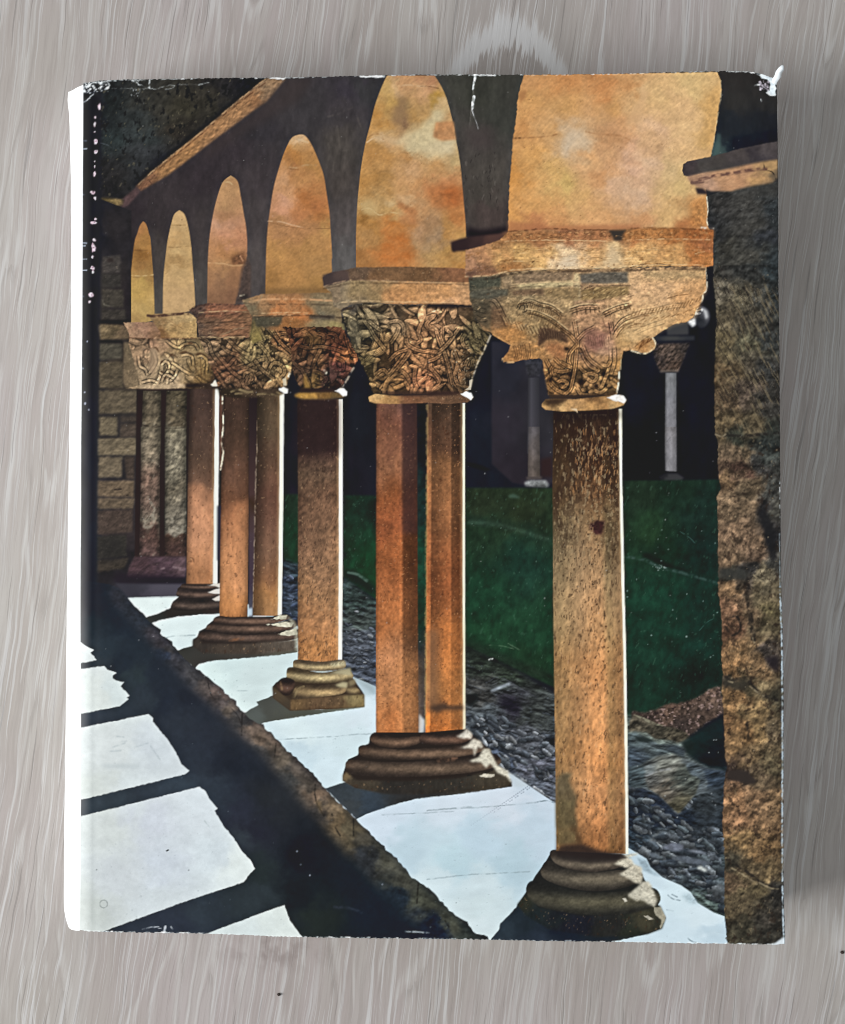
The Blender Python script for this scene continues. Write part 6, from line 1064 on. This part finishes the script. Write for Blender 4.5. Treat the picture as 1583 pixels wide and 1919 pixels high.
def build_front_panel():
    cv = paint_print()
    lin = np.where(cv <= .04045, cv/12.92, ((np.clip(cv, 0, 1)+.055)/1.055)**2.4)
    alb = np.clip(lin*PRINT_GAIN(gx[None, :], gy[:, None])[..., None]-PRINT_OFF, .0015, .93).astype(np.float32)
    nu, nv = 950, 1160
    su = np.linspace(0, 1, nu); sv = np.linspace(0, 1, nv)
    S, V = np.meshgrid(su, sv)
    yl0, yl1, yr0, yr1 = 157., 1744., 147., 1771.
    # transfinite patch between the four worn edges
    Ly = yl0+(yl1-yl0)*sv; Lx = curve_at(LFT, Ly, 1); Ry = yr0+(yr1-yr0)*sv; Rx = curve_at(RGT, Ry, 1)
    Tx = Lx[0]+(Rx[0]-Lx[0])*su; Bx = Lx[-1]+(Rx[-1]-Lx[-1])*su
    q = np.random.RandomState(2); fray = lambda n, a: np.convolve(q.randn(n+8), np.ones(3)/3, 'same')[4:4+n]*a
    Ty = curve_at(TOP, Tx, 0)+fray(nu, .8); By = curve_at(BOT, Bx, 0)+fray(nu, .7)
    Rx = Rx+fray(nv, .35)
    Tyl = yl0+(yr0-yl0)*su; Byl = yl1+(yr1-yl1)*su
    X = Lx[:, None]*(1-S)+Rx[:, None]*S
    Y = (Ly[:, None]*(1-S)+Ry[:, None]*S)
    Y = Y+(Ty-Tyl)[None, :]*np.clip(1-V*14, 0, 1)+(By-Byl)[None, :]*np.clip(1-(1-V)*14, 0, 1)
    Z = cover_z(X, Y)
    fi = np.clip((X-PX0)*PS, 0, CW-1.001); fj = np.clip((Y-PY0)*PS, 0, CH-1.001)
    i0 = fi.astype(int); j0 = fj.astype(int); a = (fi-i0)[..., None]; b = (fj-j0)[..., None]
    colr = (alb[j0, i0]*(1-a)+alb[j0, i0+1]*a)*(1-b)+(alb[j0+1, i0]*(1-a)+alb[j0+1, i0+1]*a)*b
    co = np.stack([(X-CX)*U, -(Y-CY)*U, Z], -1)
    # paper edge: one extra ring folded down at top and bottom, and the fold round the fore-edge board
    top = co[0].copy(); top[:, 2] -= .0005; bot = co[-1].copy(); bot[:, 2] -= .0005
    co = np.concatenate([top[None], co, bot[None]], 0); colr = np.concatenate([colr[:1], colr, colr[-1:]], 0)
    rings = []; rc = []
    for dx, dz in ((.00022, .00018), (.00034, .0006), (.00034, .0020), (.0001, .0034), (-.002, .0036), (-.012, .0036)):
        e = co[:, -1].copy(); e[:, 0] += dx; e[:, 2] -= dz; rings.append(e); rc.append(colr[:, -1]*(.9 if dz < .003 else 1))
    co = np.concatenate([co]+[e[:, None] for e in rings], 1); colr = np.concatenate([colr]+[c[:, None] for c in rc], 1)
    R, K = co.shape[:2]; me = bpy.data.meshes.new('front_panel')
    idx = np.arange(R*K).reshape(R, K)
    f = np.stack([idx[1:, :-1], idx[1:, 1:], idx[:-1, 1:], idx[:-1, :-1]], -1).reshape(-1, 4)
    me.vertices.add(R*K); me.vertices.foreach_set('co', co.astype(np.float32).ravel())
    me.loops.add(f.size); me.loops.foreach_set('vertex_index', f.ravel().astype(np.int32))
    me.polygons.add(len(f)); me.polygons.foreach_set('loop_start', np.arange(0, f.size, 4, dtype=np.int32))
    me.polygons.foreach_set('use_smooth', np.ones(len(f), bool))
    me.update(calc_edges=True)
    at = me.attributes.new('print', 'FLOAT_COLOR', 'POINT')
    at.data.foreach_set('color', np.concatenate([colr, np.ones((R, K, 1))], -1).astype(np.float32).ravel())
    o = bpy.data.objects.new('jacket_front', me); col.objects.link(o); me.materials.append(print_material()); o.parent = book
    o['label'] = 'glossy jacket front printed with a photograph of a cloister arcade'
    return o
PRINT_GAIN, PRINT_OFF = (lambda x, y: 1.0/(1.25-.00016*(x-265))+0*y), .006
jacket = build_front_panel()

# spine of the jacket: white paper bowed round the back of the book
SIL = Q('128 158 126.5 172 127 182 129.5 205 131 260 132.5 330 133 420 133 550 131 720 129 850 127 1000 125 1150 123 1350 121 1500 120 1600 119.5 1700 120.5 1722 124 1736 128 1748')
def build_spine():
    n, k = 200, 22; q = np.random.RandomState(4); V = []; F = []
    wob = np.convolve(q.randn(n+12), np.ones(5)/5, 'same')[6:6+n]
    for i in range(n):
        t = i/(n-1); y = 158+(1745.5-158)*t; xj = float(curve_at(LFT, y, 1)); xs = float(curve_at(SIL, y, 1))
        zt = float(cover_z(np.array([xj]), np.array([y]))[0])
        lo_, hi_ = 0.0, 260.0
        prof = lambda b: [(xj-b*math.sin(th)**.85, zt*(.5+.5*math.cos(th))) for th in np.linspace(0, math.pi, k)]
        for _ in range(26):
            b = (lo_+hi_)/2
            m = min(CX+(x-CX)*DIST/(DIST+THICK-z) for x, z in prof(b))
            if m > xs: lo_ = b
            else: hi_ = b
        end = max(0, .03-t)/.03
        for (x, z), th in zip(prof(b), np.linspace(0, math.pi, k)):
            yy = y+(end**2)*6*math.sin(th*3)*1.2+(wob[i]*.5 if 2 < i < n-3 else 0)*0
            V.append(P3(x+wob[i]*.25*math.sin(th), yy, max(z, .0004)))
    for i in range(n-1):
        for j in range(k-1):
            a = i*k+j; F.append((a, a+1, a+k+1, a+k))
    return link_mesh('jacket_spine', V, F, white_paper, book)
spine = build_spine(); spine['label'] = 'bright white jacket spine along the left edge'
# back of the jacket, boards and leaves
board('jacket_back', -1, .0003, .0007, white_paper, book)
board('front_board', 5, THICK-.0036, THICK-.0012, cloth, book, (14, 0, -1, 0))
board('back_board', 5, .0009, .0032, cloth, book, (14, 0, -1, 0))
board('page_block', 22, .0033, THICK-.0037, page_paper, book, (-16, 0, 4, 0))
# curled scrap of paper at the torn corner
def build_flap():
    rows = [((1446,156),(1455,160)),((1448,150),(1456,155)),((1449,145),(1459,150)),((1452,141),(1461,146)),((1453,137),(1462,140)),((1457,132),(1465,135)),((1460,127),(1464,128))]
    V = []; F = []; m = 5
    for r, (a, b) in enumerate(rows):
        for j in range(m):
            s = j/(m-1); t = r/(len(rows)-1)
            x = a[0]+(b[0]-a[0])*s; y = a[1]+(b[1]-a[1])*s
            z = THICK+.0001+.0022*t**1.6+.0007*math.sin(s*3.0)*(.4+t)+.0003*mnoise.noise((x*.2, y*.2, 1))
            V.append(P3(x+mnoise.noise((x*.45, y*.45, 4))*2.6, y+mnoise.noise((x*.45, y*.45, 9))*2.6, z))
    for r in range(len(rows)-1):
        for j in range(m-1):
            a = r*m+j; F.append((a, a+m, a+m+1, a+1))
    o = link_mesh('torn_corner', V, F, torn_paper, jacket); o['label'] = 'white torn curl of paper at the upper right corner'
    md = o.modifiers.new('thickness', 'SOLIDIFY'); md.thickness = .00018
    return o
build_flap()

# ---------------------------------------------------------------- crumbs on the table
def crumb(px, py, r, seed, label):
    k = (DIST+THICK)/DIST; bm = bmesh.new(); bmesh.ops.create_icosphere(bm, subdivisions=2, radius=1)
    for v in bm.verts:
        n = mnoise.noise(v.co*1.4+Vector((seed*7.1, 0, 0)))
        v.co = v.co*(1+.45*n); v.co = Vector((v.co.x*r, v.co.y*r*.85, v.co.z*r*.6))
    zmin = min(v.co.z for v in bm.verts)
    for v in bm.verts: v.co.z -= zmin
    me = bpy.data.meshes.new('crumb'); bm.to_mesh(me); bm.free()
    o = bpy.data.objects.new('crumb', me); col.objects.link(o); me.materials.append(crumb_mat)
    o.location = ((px-CX)*U*k, -(py-CY)*U*k, 0.0)
    o['label'] = label; o['category'] = 'crumb'; o['group'] = 'dark crumbs on the table'
crumb_mat = paper_material('dark_crumb', (.030, .022, .018), rough=.9)
crumb(522.5, 1863, .00066, 1, 'dark crumb on the wood below the middle of the book')
crumb(1577.5, 1784, .00072, 2, 'dark crumb on the wood by the lower right corner')
